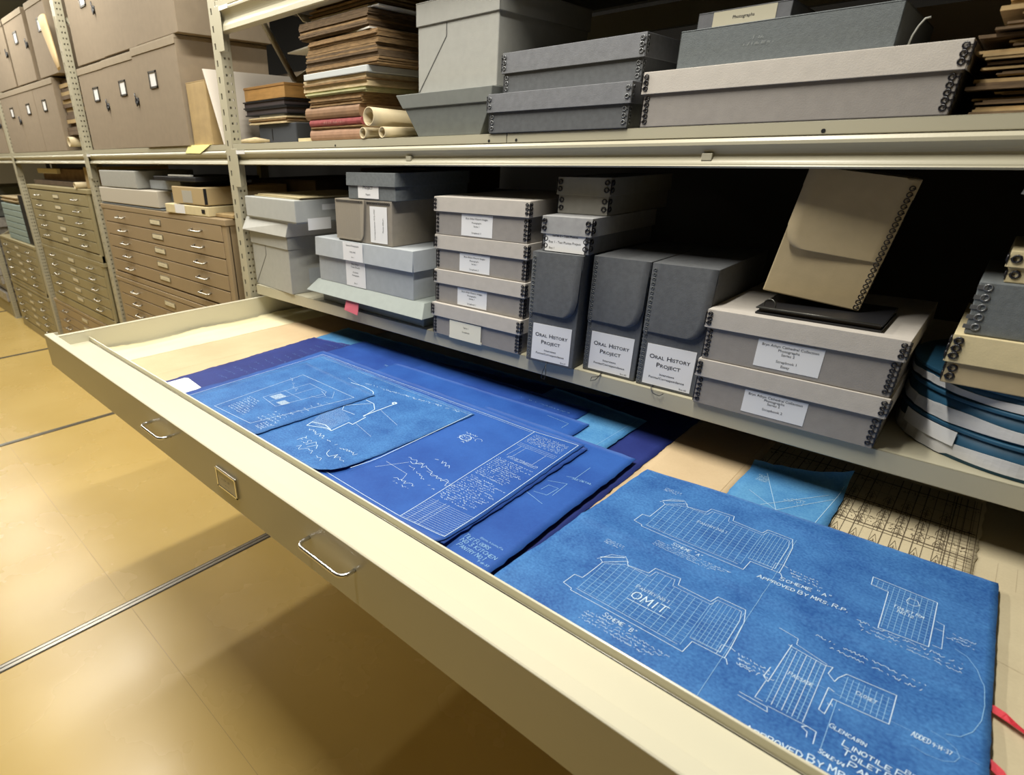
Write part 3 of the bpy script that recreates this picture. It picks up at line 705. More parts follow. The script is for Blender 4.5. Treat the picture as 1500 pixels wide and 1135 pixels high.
mb = MB(); scrib(mb, .075, .175, .007, .007, -.0008, 0, th=.001, step=.0035, seed=5); mb.build('spine_lettering', mat('faded_gilt', (.45, .25, .2), .6), o)
book('thick brown book directly above the red book', -1.637, -1.380, .016, .31, 1.5995, 1.632, m_brn)
bundle('brown ragged bundle just above the thick brown book', -1.612, -1.37, .02, .30, 1.6325, 1.660, m_old, group=G, seed=4)
bundle('pale greenish folder bundle low in the tall stack', -1.628, -1.355, .018, .30, 1.6605, 1.673, mat('pale_green_paper', (.47, .46, .25), .8, var=.15, vscale=40), group=G, seed=5, layers=3)
bundle('tan bundle under the white slab in the tall stack', -1.640, -1.345, .018, .31, 1.6735, 1.7045, m_old2, group=G, seed=6, mats=[m_old2, m_old])
o = MB().box(0, .292, 0, .33, 0, .016).build('board_slab', mat('blueish_white_board', (.55, .58, .58), .6), None, bev=.0015, loc=(-1.628, .014, 1.7055)); tag(o, 'pale blue-white board in the middle of the tall stack', 'board')
zz = 1.7225
for k in range(5):
    hgt = [.017, .016, .015, .014, .018][k]
    bundle('brown brittle bundle, %s of the five between the two white boards' % ['lowest', 'second from bottom', 'middle one', 'second from top', 'uppermost'][k], -1.620+[0, .001, .003, .010, .018][k], -1.300+[0, .004, -.003, .002, .004][k], .02, .31, zz, zz+hgt-.0008, m_old, group=G, seed=10+k, mats=[m_old, m_old3]); zz += hgt
o = MB().hexa([(-.21, .075, .0), (.285, -.003, 0), (.30, .33, 0), (-.16, .33, .0)], [(-.21, .075, .004), (.285, -.003, .004), (.30, .33, .004), (-.16, .33, .004)]).build('board_slab', mat('white_board', (.66, .64, .58), .6), None, loc=(-1.610, .02, 1.8035)); tag(o, 'wide white board sticking out leftwards high in the tall stack', 'board')
bundle('dark brown bundle resting on the wide white board', -1.640, -1.330, .02, .30, 1.8085, 1.852, m_old3, group=G, seed=20, mats=[m_old3, m_old])
mb = MB(); n = 14; pr = None
for i in range(n+1):
    a = i/n; x = -1.665+.36*a; zz = 1.853+.030*max(0, (1-a/.14))**2
    cur = (x-0, zz)
    if pr: mb.hexa([(pr[0], .034, pr[1]), (cur[0], .034, cur[1]), (cur[0], .32, cur[1]), (pr[0], .32, pr[1])], [(pr[0], .034, pr[1]+.003), (cur[0], .034, cur[1]+.003), (cur[0], .32, cur[1]+.003), (pr[0], .32, pr[1]+.003)])
    pr = cur
tag(mb.build('paper_sheet', m_white), 'white sheet with curled-up left end near the top of the tall stack', 'paper')
bundle('tan ragged bundle at the top of the tall stack, on the curled sheet', -1.612, -1.34, .046, .30, 1.8565, 1.885, m_old2, group=G, seed=22, jit=.01, mats=[m_old2, m_old])
bundle('crumpled pale brown bundle topmost of the tall stack', -1.615, -1.35, .050, .30, 1.8855, 1.918, m_old, group=G, seed=23, jit=.014, mats=[m_old2, m_old])
o = MB().box(0, .085, 0, .2, 0, .010).build('paper_sheet', m_cream, None, loc=(-1.705, .03, Z2)); o.rotation_euler.y = 0; tag(o, 'cream papers poking out left under the tan ledger', 'paper'); o.scale = (.85, 1, 1)
# rolled drawings
def roll(label, x, y, z, r, ln, ang, tl, m=None, group='rolled drawings'):
    mb = MB(); seg = 28; n = 0
    for (ra, rb_) in ((r, r-.002),):
        pass
    ring = []
    for yy in (0, ln):
        for rr in (r, r-.0022):
            ring.append([(rr*math.cos(2*PI*i/seg), yy, r+rr*math.sin(2*PI*i/seg)) for i in range(seg)])
    for rg in ring: mb.v += rg
    S = seg
    for i in range(S):
        j = (i+1) % S
        for q in ((i, j, 2*S+j, 2*S+i), (S+j, S+i, 3*S+i, 3*S+j), (j, i, S+i, S+j), (2*S+i, 2*S+j, 3*S+j, 3*S+i)):
            mb.f.append(q); mb.m.append(0); mb.sm.append(True)
    mb.f.append(tuple(3*S+i for i in range(S))); mb.m.append(0); mb.sm.append(False)
    pts = [((r-.0035)*(1-i/60)*math.cos(4+i*.25), (r-.0035)*(1-i/60)*math.sin(4+i*.25)) for i in range(14)]
    for p, q in zip(pts, pts[1:]): mb.hexa([(p[0], .004, r+p[1]), (q[0], .004, r+q[1]), (q[0]*.96, .004, r+q[1]*.96), (p[0]*.96, .004, r+p[1]*.96)], [(p[0], ln-.004, r+p[1]), (q[0], ln-.004, r+q[1]), (q[0]*.96, ln-.004, r+q[1]*.96), (p[0]*.96, ln-.004, r+p[1]*.96)])
    o = mb.build('paper_roll', m or mat('roll_paper', (.60, .50, .31), .7, var=.06, vscale=20), None, loc=(x, y, z)); o.rotation_euler = (tl, 0, ang)
    return tag(o, label, 'paper roll', group)
roll('small rolled drawing on the shelf, left of the two lower rolls', -1.346, -.002, Z2, .0145, .36, -.04, 0)
roll('small rolled drawing on the shelf, right of the two lower rolls', -1.268, .0, Z2, .0140, .36, -.03, 0)
roll('large rolled drawing with wide dark mouth, lying on the two small rolls', -1.318, -.004, Z2+.0315, .0235, .36, -.04, -.04)
# low pile left of the stack
bx = thing('archive_box', 'dark slate box at the bottom of the low pile beside the upright', 'box', (-2.02, .08, Z2)); MB().box(0, .235, 0, .26, 0, .062).build('box_body', mat('charcoal_board', (.045, .05, .06), .7), bx, bev=.004); MB().box(.085, .09, -.001, .0, .01, .045).build('finger_slot', m_black, bx)
bundle('tan flat book on the dark slate box of the low pile', -2.06, -1.82, .07, .33, 1.603, 1.624, m_brn, seed=31, mats=[m_old2, m_old], layers=4)
o = MB().box(0, .16, 0, .2, 0, .006).build('paper_sheet', m_blue, None, loc=(-2.0, .075, 1.6245)); tag(o, 'pale grey-blue sheet between the black book and the tan book of the low pile', 'paper')
for k, (a, l) in enumerate(((-2.085, 'lower black album in the low pile beside the upright'), (-2.095, 'upper black album in the low pile beside the upright'))):
    o = thing('black_album', l, 'album', (a, .07, 1.631+k*.024), 0, 'black albums'); MB().box(0, .27, 0, .30, 0, .004).build('cover', m_black, o); MB().box(.004, .262, .004, .295, .004, .019).build('pages', mat('mauve_pages', (.06, .045, .045), .8), o); MB().box(0, .27, 0, .30, .019, .023).build('cover', m_black, o)
o = thing('wooden_box', 'orange-brown flat box on top of the low pile of albums', 'box', (-2.085, .075, 1.6795)); MB().box(0, .258, 0, .27, 0, .036).build('box_body', mat('orange_brown_board', (.42, .23, .07), .6, var=.15, vscale=20, stretch=(1, 1, 5)), o, bev=.001); MB().box(-.002, .260, -.002, .272, .036, .044).build('lid', mat('orange_brown_board2', (.34, .18, .055), .6), o, bev=.001)
mb = MB(); mb.tube([(0, 0, 0), (.06, .02, .003), (.09, .06, 0)], [.006, .010, .004], seg=7); o = mb.build('crumpled_paper', m_old2, None, loc=(-2.045, .02, Z2+.008)); tag(o, 'small crumple of tan paper on the middle shelf beside the upright', 'paper')
# right-hand stack of folders
zz = Z2; k = 0
names = ['bottom', 'second', 'third', 'fourth', 'fifth', 'sixth', 'seventh', 'eighth', 'ninth', 'tenth', 'eleventh', 'twelfth']
for k in range(12):
    hgt = [.012, .011, .007, .016, .008, .012, .014, .010, .009, .012, .011, .020][k]
    x = [-.084, -.080, -.06, -.090, -.068, -.085, -.092, -.062, -.096, -.080, -.060, -.085][k]
    bundle('brown worn folder at far right of the middle shelf, %s from the shelf up' % names[k] if k else 'brown worn folder lying directly on the middle shelf at far right', x, .33, .02+(k % 3)*.006, .33, zz, zz+hgt-.003, m_card, group='worn brown folders at far right', seed=40+k, jit=.007, mats=[mat('worn_folder', (.40, .28, .13), .8, var=.3, vscale=30), m_old3], layers=3, cat='folder', name='worn_folder'); zz += hgt

# ------------------------------------------------------------------ goods behind, in the dark
def plainbox(name, label, cat, x0, x1, y0, y1, z0, z1, m, flap=True, rz=0):
    o = thing(name, label, cat, (x0, y0, z0), rz); w_, d_, h_ = x1-x0, y1-y0, z1-z0
    MB().box(0, w_, 0, d_, 0, h_-.003).build('box_body', m, o, bev=.003)
    if flap: MB().box(0, w_/2-.002, 0, d_, h_-.003, h_).build('flap', m, o); MB().box(w_/2+.002, w_, 0, d_, h_-.003, h_).build('flap', m, o)
    return o
plainbox('cardboard_carton', 'large tan carton standing behind the low pile of albums', 'box', -3.05, -2.22, .5, 1.0, Z2, 1.83, m_kraft)
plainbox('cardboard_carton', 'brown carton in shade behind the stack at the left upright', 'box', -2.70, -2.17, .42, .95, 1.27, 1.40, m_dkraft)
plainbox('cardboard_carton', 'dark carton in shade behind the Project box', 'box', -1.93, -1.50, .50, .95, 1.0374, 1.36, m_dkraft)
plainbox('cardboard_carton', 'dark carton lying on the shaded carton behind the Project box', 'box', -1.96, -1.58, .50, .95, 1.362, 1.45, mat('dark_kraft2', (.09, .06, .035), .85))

# ------------------------------------------------------------------ plan chests in the other bays
def flat_file(label, x0, x1, ztop, zfirst, n, pitch, zbot, m, y0=.0, dp=.85, cap=.024, plate=None, group='plan chests'):
    o = thing('plan_chest', label, 'plan chest', (x0, y0, zbot), 0, group); wd = x1-x0
    mb = MB(); mb.box(0, wd, .012, dp, 0, ztop-cap-zbot); mb.box(-.006, wd+.006, -.004, dp, ztop-cap-zbot, ztop-zbot)
    mb.box(0, wd, -.002, .02, 0, zfirst-n*pitch-zbot-.006)
    mb.box(0, .035, 0, .02, 0, ztop-cap-zbot); mb.box(wd-.035, wd, 0, .02, 0, ztop-cap-zbot)
    mb.build('chest_body', m, o, bev=.002)
    for k in range(n):
        zt = zfirst-k*pitch-zbot
        d = MB().box(.037, wd-.037, -.003, .014, zt-pitch+.003, zt-.002).build('drawer', m, o, bev=.0015)
        zc_ = zt-pitch*.45
        for hx in (wd*.20, wd*.82):
            MB().tube([(hx-.045, -.003, zc_), (hx-.043, -.022, zc_-.006), (hx+.043, -.022, zc_-.006), (hx+.045, -.003, zc_)], .0045, seg=6).build('handle', m_dsteel, d)
        pc = wd*.51
        q = MB().box(pc-.062, pc+.062, -.0055, -.003, zc_-.012, zc_+.014, 0); q.box(pc-.055, pc+.055, -.0065, -.0055, zc_-.008, zc_+.010, 1); scrib(q, pc-.03, pc+.03, zc_-.002, .005, -.007, 2, seed=k)
        q.build('label_plate', [m_dsteel, mat('cream_plate', (.72, .65, .45), .6), m_gink], d)
    return o
flat_file('upper brown plan chest in the bay just left of the open drawer', -3.625, -2.215, 1.268, 1.243, 5, .0675, .872, m_cab)
flat_file('lower brown plan chest in the bay just left of the open drawer', -3.625, -2.215, .868, .842, 5, .0675, .45, m_cab)
flat_file('bottom brown plan chest in the bay just left of the open drawer', -3.625, -2.215, .447, .42, 5, .0675, 0, m_cab)
flat_file('upper olive-tan plan chest in the second bay, flat cardboard boxes on top', -5.13, -3.82, 1.332, 1.302, 5, .068, .915, m_cab2)
flat_file('middle olive-tan plan chest of the second bay', -5.13, -3.82, .912, .892, 5, .068, .492, m_cab2)
flat_file('bottom brown plan chest of the second bay', -5.20, -3.80, .488, .462, 5, .068, 0, m_cab)
flat_file('upper plan chest of the third bay, under the pale blue boxes', -6.60, -5.42, .858, .83, 5, .068, .455, m_cab2)
flat_file('bottom plan chest of the third bay', -6.62, -5.40, .450, .42, 5, .068, 0, m_cab2)
bundle('wrapped grey bundles stacked in the far left bay', -8.2, -7.03, .0, .6, .16, .98, m_bag, name='wrapped_bundle', cat='bundle', seed=60, jit=.03, layers=9)
o = plainbox('plan_chest', 'low tan plinth cabinet under the wrapped grey bundles, far left bay', 'cabinet', -8.25, -7.03, .0, .6, 0, .155, m_cab2, False)
bundle('stack of dark flat boxes in the fourth bay above the wrapped bundles', -8.2, -7.03, .05, .6, .985, 1.25, m_dkgreen, name='flat_box', cat='box', seed=61, jit=.01, layers=4)
# pale blue boxes in the third bay
for k in range(6):
    plainbox('flat_blue_box', 'pale blue-green flat box in the third bay, %s' % ['lowest of the stack of six', 'second from bottom', 'third from bottom', 'third from top', 'second from top', 'topmost under the tan folders'][k], 'box', -6.25, -5.62+.004*(k % 2), .02, .5, .862+k*.05, .862+k*.05+.048, mat('pale_teal_board', (.27, .34, .31), .7, var=.05, vscale=30), False)['group'] = 'pale blue-green flat boxes'
bundle('tan folders lying on the pale blue-green boxes of the third bay', -6.22, -5.7, .03, .5, 1.163, 1.215, m_card, seed=63, cat='folder', name='tan_folder', jit=.01, layers=6, mats=[m_tan, m_card])
plainbox('dark_case', 'narrow black case beside the pale blue-green boxes', 'box', -5.60, -5.44, .02, .5, .862, 1.24, m_black, False)
plainbox('cardboard_carton', 'shaded taupe carton behind the tan folders of the third bay', 'box', -6.6, -5.5, .52, .95, .862, 1.40, m_cab2)

# on the upper brown chest (first bay)
Zc = 1.269
lid_ = plainbox('flat_box', 'long pale warm-grey flat box at left on the upper brown chest', 'box', -3.60, -2.83, -.002, .42, Zc+.012, 1.358, mat('pinkish_pale_board', (.50, .46, .38), .7), False)
plainbox('flat_box', 'thin dark grey flat box beneath the long pale one on the brown chest', 'box', -3.61, -2.80, .0, .44, Zc, Zc+.011, m_slate, False)
plainbox('flat_box', 'pale grey-blue box standing on the long pale flat box', 'box', -3.55, -3.06, .0, .30, 1.3595, 1.443, m_pale, False)
plainbox('flat_box', 'second pale grey-blue flat box behind, with black folders across it', 'box', -3.02, -2.68, .05, .35, 1.3595, 1.402, m_blue, False)
plainbox('flat_box', 'dark box in shade between the pale flat box and the tan boxes', 'box', -2.80, -2.75, .05, .40, Zc, 1.352, m_slate, False)
o = MB().box(0, .42, 0, .30, 0, .018).build('black_folder', m_black, None, loc=(-2.84, .0, 1.4035), bev=.002); tag(o, 'black folder lying across the pale grey-blue boxes in the first bay', 'folder')
o = MB().box(0, .22, 0, .012, 0, .006).build('paper_slip', m_pale, None, loc=(-2.68, .0, 1.4240)); tag(o, 'pale paper slip on the black folder in the first bay', 'paper')
o = plainbox('cream_box', 'long cream-yellow flat box with white label on the upper brown chest', 'box', -2.735, -2.35, -.012, .40, Zc+.001, 1.312, m_cream, False, rz=.03)
MB().box(.095, .185, -.0012, 0, .003, .040).build('label', m_label, o); MB().box(.335, .362, -.0015, .0, .012, .028).build('metal_edge', m_black, o)
o = plainbox('tan_box', 'tan box with grey label and black corner strip on the cream-yellow flat box', 'box', -2.665, -2.36, .0, .40, 1.3135, 1.386, mat('tan2', (.44, .33, .17), .7), False)
MB().box(.10, .19, -.0012, 0, .006, .055).build('label', mat('grey_label', (.42, .40, .34), .6), o); MB().box(.300, .306, -.001, .010, .004, .066).build('metal_edge', m_black, o)
plainbox('wooden_tray', 'small tan wooden block on the brown chest near the upright', 'box', -2.345, -2.20, .03, .4, Zc+.001, 1.288, m_card, False)
# in the second bay, above chest
plainbox('cardboard_carton', 'flat brown carton on the upper olive chest with cream paper on it', 'box', -5.12, -4.02, .05, .6, 1.3335, 1.365, m_dkraft, False)
plainbox('cardboard_carton', 'second brown carton, stacked on the flat one in the second bay', 'box', -4.95, -4.05, .08, .6, 1.3655, 1.440, mat('mid_kraft', (.20, .12, .05), .85, var=.2, vscale=20), False)
o = MB().box(0, .46, 0, .02, 0, .030).build('paper_sheet', m_cream, None, loc=(-4.96, .05, 1.408)); tag(o, 'cream paper edge on the brown cartons of the second bay', 'paper')
plainbox('cardboard_carton', 'orange-brown carton beside the second upright, above the olive chest', 'box', -3.965, -3.815, .05, .5, 1.3335, 1.455, m_card, False)
roll('cream roll end beside the orange-brown carton on the olive chest', -3.99, -.01, 1.3335, .018, .3, 0, 0)

# cartons on the middle shelf, bays one to four
def file_carton(label, x0, x1, z0, z1, y0=0, dp=.40, plate=True, button=True, group='taupe file cartons', px=.62, pz=.66):
    o = thing('file_carton', label, 'box', (x0, y0, z0), 0, group); wd, h = x1-x0, z1-z0
    MB().box(0, wd, 0, dp, 0, h-.004).build('box_body', m_kraft, o, bev=.002)
    mb = MB(); mb.box(-.001, wd+.001, -.002, dp, h-.012, h); mb.box(-.001, wd+.001, -.003, 0, h-.030, h-.004)
    mb.build('lid', mat('taupe_lid', (.30, .245, .17), .8, var=.05, vscale=30), o, bev=.001)
    if plate:
        q = MB(); cx, cz, a, b_ = wd*px, h*pz, .037, .031
        q.box(cx-a, cx+a, -.004, 0, cz+b_-.007, cz+b_); q.box(cx-a, cx+a, -.004, 0, cz-b_, cz-b_+.007); q.box(cx-a, cx-a+.007, -.004, 0, cz-b_, cz+b_); q.box(cx+a-.007, cx+a, -.004, 0, cz-b_, cz+b_)
        q.box(cx-a+.006, cx+a-.006, -.0015, 0, cz-b_+.006, cz+b_-.006, 1)
        q.build('label_holder', [mat('pewter', (.14, .13, .11), .4, .7), m_label], o)
    if button:
        q = MB(); q.tube([(wd-.016, -.010, h*.495), (wd-.016, .0, h*.495)], .015, seg=12)
        q.tube([(wd-.004, -.008, h*.495), (wd-.022, -.010, h*.50+.018), (wd-.030, -.006, h*.50+.030)], .003, seg=5); q.tube([(wd-.004, -.008, h*.495), (wd-.012, -.012, h*.495-.02)], .003, seg=5)
        q.build('tie_button', m_black, o)
    return o
xs = [-3.578, -3.206, -2.833, -2.405]
nm = ['leftmost', 'middle', 'rightmost']
for i in range(3):
    file_carton('%s taupe file carton in the lower row, bay just left of the open drawer' % nm[i], xs[i]+.002, xs[i+1]-.003, Z2, 1.915+.007*(i == 2), y0=[.006, .0, -.006][i], px=[.58, .56, .43][i], button=i < 2)
for i in range(3):
    file_carton('%s taupe file carton in the upper row, bay just left of the open drawer' % nm[i], [-3.545, -3.155, -2.765][i]+.001, [-3.155, -2.765, -2.37][i]-.001, 1.924, 2.30, y0=[.006, .0, -.004][i], plate=i == 0, button=i == 0, px=.62)
xs = [-5.255, -4.815, -4.425, -4.0]
for i in range(3):
    file_carton('%s taupe file carton in the lower row, second bay left of the open drawer' % nm[i], xs[i]+.002, xs[i+1]-.003, Z2, 1.916, px=[.57, .57, .45][i], button=i < 1 or False)
for i, (a, b_) in enumerate(((-5.20, -4.74), (-4.70, -4.27), (-4.19, -3.85))):
    file_carton('%s taupe file carton in the upper row, second bay left of the open drawer' % nm[i], a, b_, 1.924, 2.285, px=[.5, .48, .6][i])
for i in range(3):
    file_carton('%s taupe file carton in the lower row of the far left bay' % nm[i], -6.82+i*.48, -6.36+i*.48, Z2, 1.91)
    file_carton('%s taupe file carton in the upper row of the far left bay' % nm[i], -6.80+i*.48, -6.34+i*.48, 1.918, 2.27)
plainbox('cardboard_carton', 'narrow tan cardboard carton on the middle shelf, left of the first slotted upright', 'box', -2.392, -2.236, .005, .40, Z2, 1.760, m_card, True)
MB().box(-.001+0, .17, -.0012, 0, .110, .124).build('packing_tape', mat('tape', (.62, .52, .32), .3), bpy.data.objects[-1] if False else COL.objects['cardboard_carton.007'] if 'cardboard_carton.007' in COL.objects else None) if False else None
o = MB().hexa([(.078, .0, 0), (.084, 0, 0), (.084, .5, 0), (.078, .5, 0)], [(-.012, 0, .252), (-.004, 0, .252), (-.004, .5, .252), (-.012, .5, .252)]).build('white_board', mat('pinkish_white_board', (.66, .60, .52), .6), None, bev=.001, loc=(-2.222, .0, Z2)); tag(o, 'white board leaning against the narrow tan carton beside the slotted upright', 'board')
mb = MB(); mb.hexa([(0, -.0005, 0), (.185, -.0005, 0), (.185, .04, 0), (0, .04, 0)], [(0, -.0005, .0008), (.185, -.0005, .0008), (.185, .04, .0008), (0, .04, .0008)])
mb.hexa([(-.03, -.0055, -.028), (.10, -.0055, -.030), (.10, -.0048, -.030), (-.03, -.0048, -.028)], [(.0, -.0012, .0005), (.185, -.0012, .0005), (.185, 0, .0005), (.0, 0, .0005)])
o = mb.build('sticky_note', m_yellow, None, loc=(-2.43, -.001, 1.5415)); tag(o, 'yellow paper note hanging over the middle shelf edge', 'paper note')
mb = MB().tube([(0, 0, 0), (.015, 0, -.05), (.065, .0, -.17), (.092, .0, -.235)], [.045, .043, .030, .018], seg=14)
o = mb.build('paper_roll', mat('cream_roll', (.66, .50, .28), .7), None, loc=(-3.818, -.030, 2.165)); tag(o, 'cream tapering paper roll leaning in the second bay beside the slotted upright', 'paper roll'); o.scale = (1, .4, 1)
roll('cream roll end on the middle shelf at the second slotted upright', -3.93, -.004, Z2+.02, .026, .3, 0, 0)
bundle('brown papers wedged between the cartons and the second slotted upright', -3.98, -3.80, .03, .35, Z2+.082, 1.9, m_dkraft, seed=71, jit=.012, layers=14, mats=[m_dkraft, m_card])

# ------------------------------------------------------------------ drawings in the open drawer
GL = {'A': '0,0 2,6 4,0;.7,2 3.3,2', 'B': '0,0 0,6 2.5,6 3.5,5 2.5,3.2 0,3.2;2.5,3.2 4,2 3,0 0,0', 'C': '4,5 2.5,6 1,5.5 0,3 1,.5 2.5,0 4,1', 'D': '0,0 0,6 2,6 4,4 4,2 2,0 0,0', 'E': '4,6 0,6 0,0 4,0;0,3 3,3', 'F': '4,6 0,6 0,0;0,3 3,3',
      'G': '4,5 2.5,6 1,5.5 0,3 1,.5 2.5,0 4,1 4,3 2.5,3', 'H': '0,0 0,6;4,0 4,6;0,3 4,3', 'I': '2,0 2,6', 'J': '3,6 3,1 2,0 .5,.8', 'K': '0,0 0,6;4,6 0,2.5 4,0', 'L': '0,6 0,0 4,0', 'M': '0,0 .3,6 2,2 3.7,6 4,0', 'N': '0,0 0,6 4,0 4,6',
      'O': '2,0 .4,1 0,3 .4,5 2,6 3.6,5 4,3 3.6,1 2,0', 'P': '0,0 0,6 3,6 4,4.7 3,3 0,3', 'Q': '2,0 0,3 2,6 4,3 2,0;2.5,1.5 4,0', 'R': '0,0 0,6 3,6 4,4.7 3,3 0,3;2,3 4,0', 'S': '4,5 2.5,6 .6,5.3 .8,3.6 3.3,2.6 3.6,.8 2,0 0,.8', 'T': '0,6 4,6;2,6 2,0',
      'U': '0,6 0,1.5 2,0 4,1.5 4,6', 'V': '0,6 2,0 4,6', 'W': '0,6 1,0 2,4 3,0 4,6', 'X': '0,0 4,6;0,6 4,0', 'Y': '0,6 2,3 4,6;2,3 2,0', 'Z': '0,6 4,6 0,0 4,0', '1': '1,5 2,6 2,0', '2': '0,5 2,6 4,4.5 0,0 4,0', '3': '0,5.5 2.5,6 3.5,4.6 1.5,3.2;1.5,3.2 4,2 2.5,0 0,.6', '4': '3,0 3,6 0,2 4,2',
      '7': '0,6 4,6 1.5,0', '9': '4,4 2,3 .2,4.5 2,6 4,4.5 3,0', '.': '1.5,0 2,.5', '-': '.5,3 3.5,3', "'": '2,6 1.7,5', '"': '1.3,6 1.1,4.8;2.7,6 2.5,4.8', '/': '0,0 4,6', ' ': ''}
class Sheet:
    def __init__(s, P00, P10, P11, P01, z, amp=.0005, curl=None, seed=0, rag=.0015, res=.016, rnd_=0):
        s.P = [Vector(p) for p in (P00, P10, P11, P01)]; s.zb = z; s.amp = amp; s.curl = curl; s.seed = seed; s.rag = rag
        s.mb = MB(); s.z0 = z
        W_ = max((s.P[1]-s.P[0]).length, (s.P[2]-s.P[3]).length); H_ = max((s.P[3]-s.P[0]).length, (s.P[2]-s.P[1]).length)
        s.nx = max(4, int(W_/res)); s.ny = max(4, int(H_/res)); t = .0005
        rnd = random.Random(seed); G_ = {}
        for j in range(s.ny+1):
            for i in range(s.nx+1):
                u, v = i/s.nx, j/s.ny
                p = (s.P[0]*(1-u)+s.P[1]*u)*(1-v)+(s.P[3]*(1-u)+s.P[2]*u)*v
                if i in (0, s.nx) or j in (0, s.ny): p = p+Vector((rnd.uniform(-rag, rag), rnd.uniform(-rag, rag)))
                if rnd_ and (1-u)*W_ < rnd_ and v*H_ < rnd_:
                    a_, b_ = 1-(1-u)*W_/rnd_, 1-v*H_/rnd_; q_ = math.hypot(a_, b_)
                    if q_ > 1: p = p+(s.P[0]-s.P[1]).normalized()*(a_-a_/q_)*rnd_+(s.P[3]-s.P[0]).normalized()*(b_-b_/q_)*rnd_
                G_[i, j] = len(s.mb.v); s.mb.v.append((p.x, p.y, s.z(p.x, p.y)))
        N_ = len(s.mb.v)
        for k in range(N_): q = s.mb.v[k]; s.mb.v.append((q[0], q[1], q[2]-t))
        def F(q, sm=True): s.mb.f.append(q); s.mb.m.append(0); s.mb.sm.append(sm)
        for j in range(s.ny):
            for i in range(s.nx):
                a, b_, c, d = G_[i, j], G_[i+1, j], G_[i+1, j+1], G_[i, j+1]; F((a, b_, c, d)); F((d+N_, c+N_, b_+N_, a+N_))
        for i in range(s.nx): F((G_[i+1, 0], G_[i, 0], G_[i, 0]+N_, G_[i+1, 0]+N_), False); a, b_ = G_[i, s.ny], G_[i+1, s.ny]; F((b_+N_, a+N_, a, b_)[::-1], False)
        for j in range(s.ny): a, b_ = G_[0, j], G_[0, j+1]; F((a, b_, b_+N_, a+N_)[::1], False); a, b_ = G_[s.nx, j], G_[s.nx, j+1]; F((b_, a, a+N_, b_+N_), False)
    def z(s, x, y):
        k = s.seed*1.7
        h = s.amp*(math.sin(x*14+k)*math.cos(y*11+k*2)+.6*math.sin(x*31+y*17+k*3))+s.amp
        if s.curl: h += s.curl(x, y)
        return s.zb+h
    def line(s, pts, w_=.0008, mi=1, lift=.0006):
        w_ *= .72
        for (x0, y0), (x1, y1) in zip(pts, pts[1:]):
            d = math.hypot(x1-x0, y1-y0)
            if d < 1e-6: continue
            n = max(1, int(d/.010)); nx, ny = -(y1-y0)/d*w_/2, (x1-x0)/d*w_/2; e = w_*.3/d
            for i in range(n):
                a = -e+(1+2*e)*i/n; b_ = -e+(1+2*e)*(i+1)/n
                xa, ya, xb, yb = x0+(x1-x0)*a, y0+(y1-y0)*a, x0+(x1-x0)*b_, y0+(y1-y0)*b_
                s.mb.face([(xa-nx, ya-ny, s.z(xa, ya)+lift), (xb-nx, yb-ny, s.z(xb, yb)+lift), (xb+nx, yb+ny, s.z(xb, yb)+lift), (xa+nx, ya+ny, s.z(xa, ya)+lift)], mi)
    def text(s, t, x, y, h, w_=.0009, mi=1, ang=0, sx=.55, sl=.12, first=1.0):
        ca, sa = math.cos(ang), math.sin(ang); cx = 0; rnd = random.Random(len(t)+int(x*1000))
        for i, ch in enumerate(t):
            hh = h*(first if (i == 0 or t[i-1] == ' ') else 1)
            g = GL.get(ch.upper(), '')
            if g:
                dy = rnd.uniform(-.06, .06)*h
                for st in g.split(';'):
                    P = []
                    for pt in st.split():
                        a, b_ = map(float, pt.split(',')); a = (a-(1.2 if ch in 'Ii1' else 0))/4*hh*sx*(.45 if ch in '.\'' else 1); b_ = b_/6*hh
                        lx, ly = cx+a+b_*sl, b_+dy; P.append((x+lx*ca-ly*sa, y+lx*sa+ly*ca))
                    s.line(P, w_, mi, .0008)
            cx += hh*sx*(.62 if ch in ' I.\'1' else 1.32)
    def textw(s, t, x, y, width, h, w_=.0009, mi=1, ang=0, first=1.25, sl=.1):
        tot = sum((first if (i == 0 or t[i-1] == ' ') else 1)*(.62 if ch in " I.'1" else 1.32) for i, ch in enumerate(t))
        s.text(t, x, y, h, w_, mi, ang, width/(tot*h), sl, first)
    def scribble(s, x0, x1, y, h, w_=.0005, mi=1, seed=1, dy=0):
        rnd = random.Random(seed); x = x0; P = []
        while x < x1:
            if rnd.random() < .16:
                if len(P) > 1: s.line(P, w_, mi)
                P = []; x += h*.5
            P.append((x, y+dy*(x-x0)/(x1-x0)+rnd.uniform(0, h))); x += h*rnd.uniform(.18, .4)
        if len(P) > 1: s.line(P, w_, mi)
    def build(s, name, mats, label, cat, group=None):
        o = s.mb.build(name, mats, None); return tag(o, label, cat, group)
def rect(x0, x1, y0, y1): return (x0, y0), (x1, y0), (x1, y1), (x0, y1)
D = 'drawing sheet'; GB = 'blueprints in the open drawer'
# plain papers
s = Sheet((-2.028, -.618), (-1.840, -.618), (-1.825, .40), (-2.030, .40), .9042, .0006, seed=1, rag=.005, curl=lambda x, y: .006*max(0, (-1.98-x)/.05)*(1+.6*math.sin(y*18))); s.build('drawing_sheet', [p_cream], 'cream drawing sheet along the left wall of the open drawer', D)
s = Sheet((-1.862, -.617), (-1.50, -.617), (-1.50, .40), (-1.845, .40), .9072, seed=2); s.line([(-1.665, -.61), (-1.652, .3)], .001, 1); s.build('drawing_sheet', [p_tan, mat('faint_brown', (.52, .36, .18), .7)], 'tan drawing sheet between cream sheet and navy blueprint', D)
s = Sheet((-.42, -.612), (.36, -.612), (.36, .42), (-.42, .42), .9042, seed=3)
for i in range(6):
    x = .03+i*.022
    s.line([(x+.10, -.09+.02*i), (x+.101, .0)], .0004, 1)
s.line([(.120, -.25), (.36, -.31)], .0005, 1)
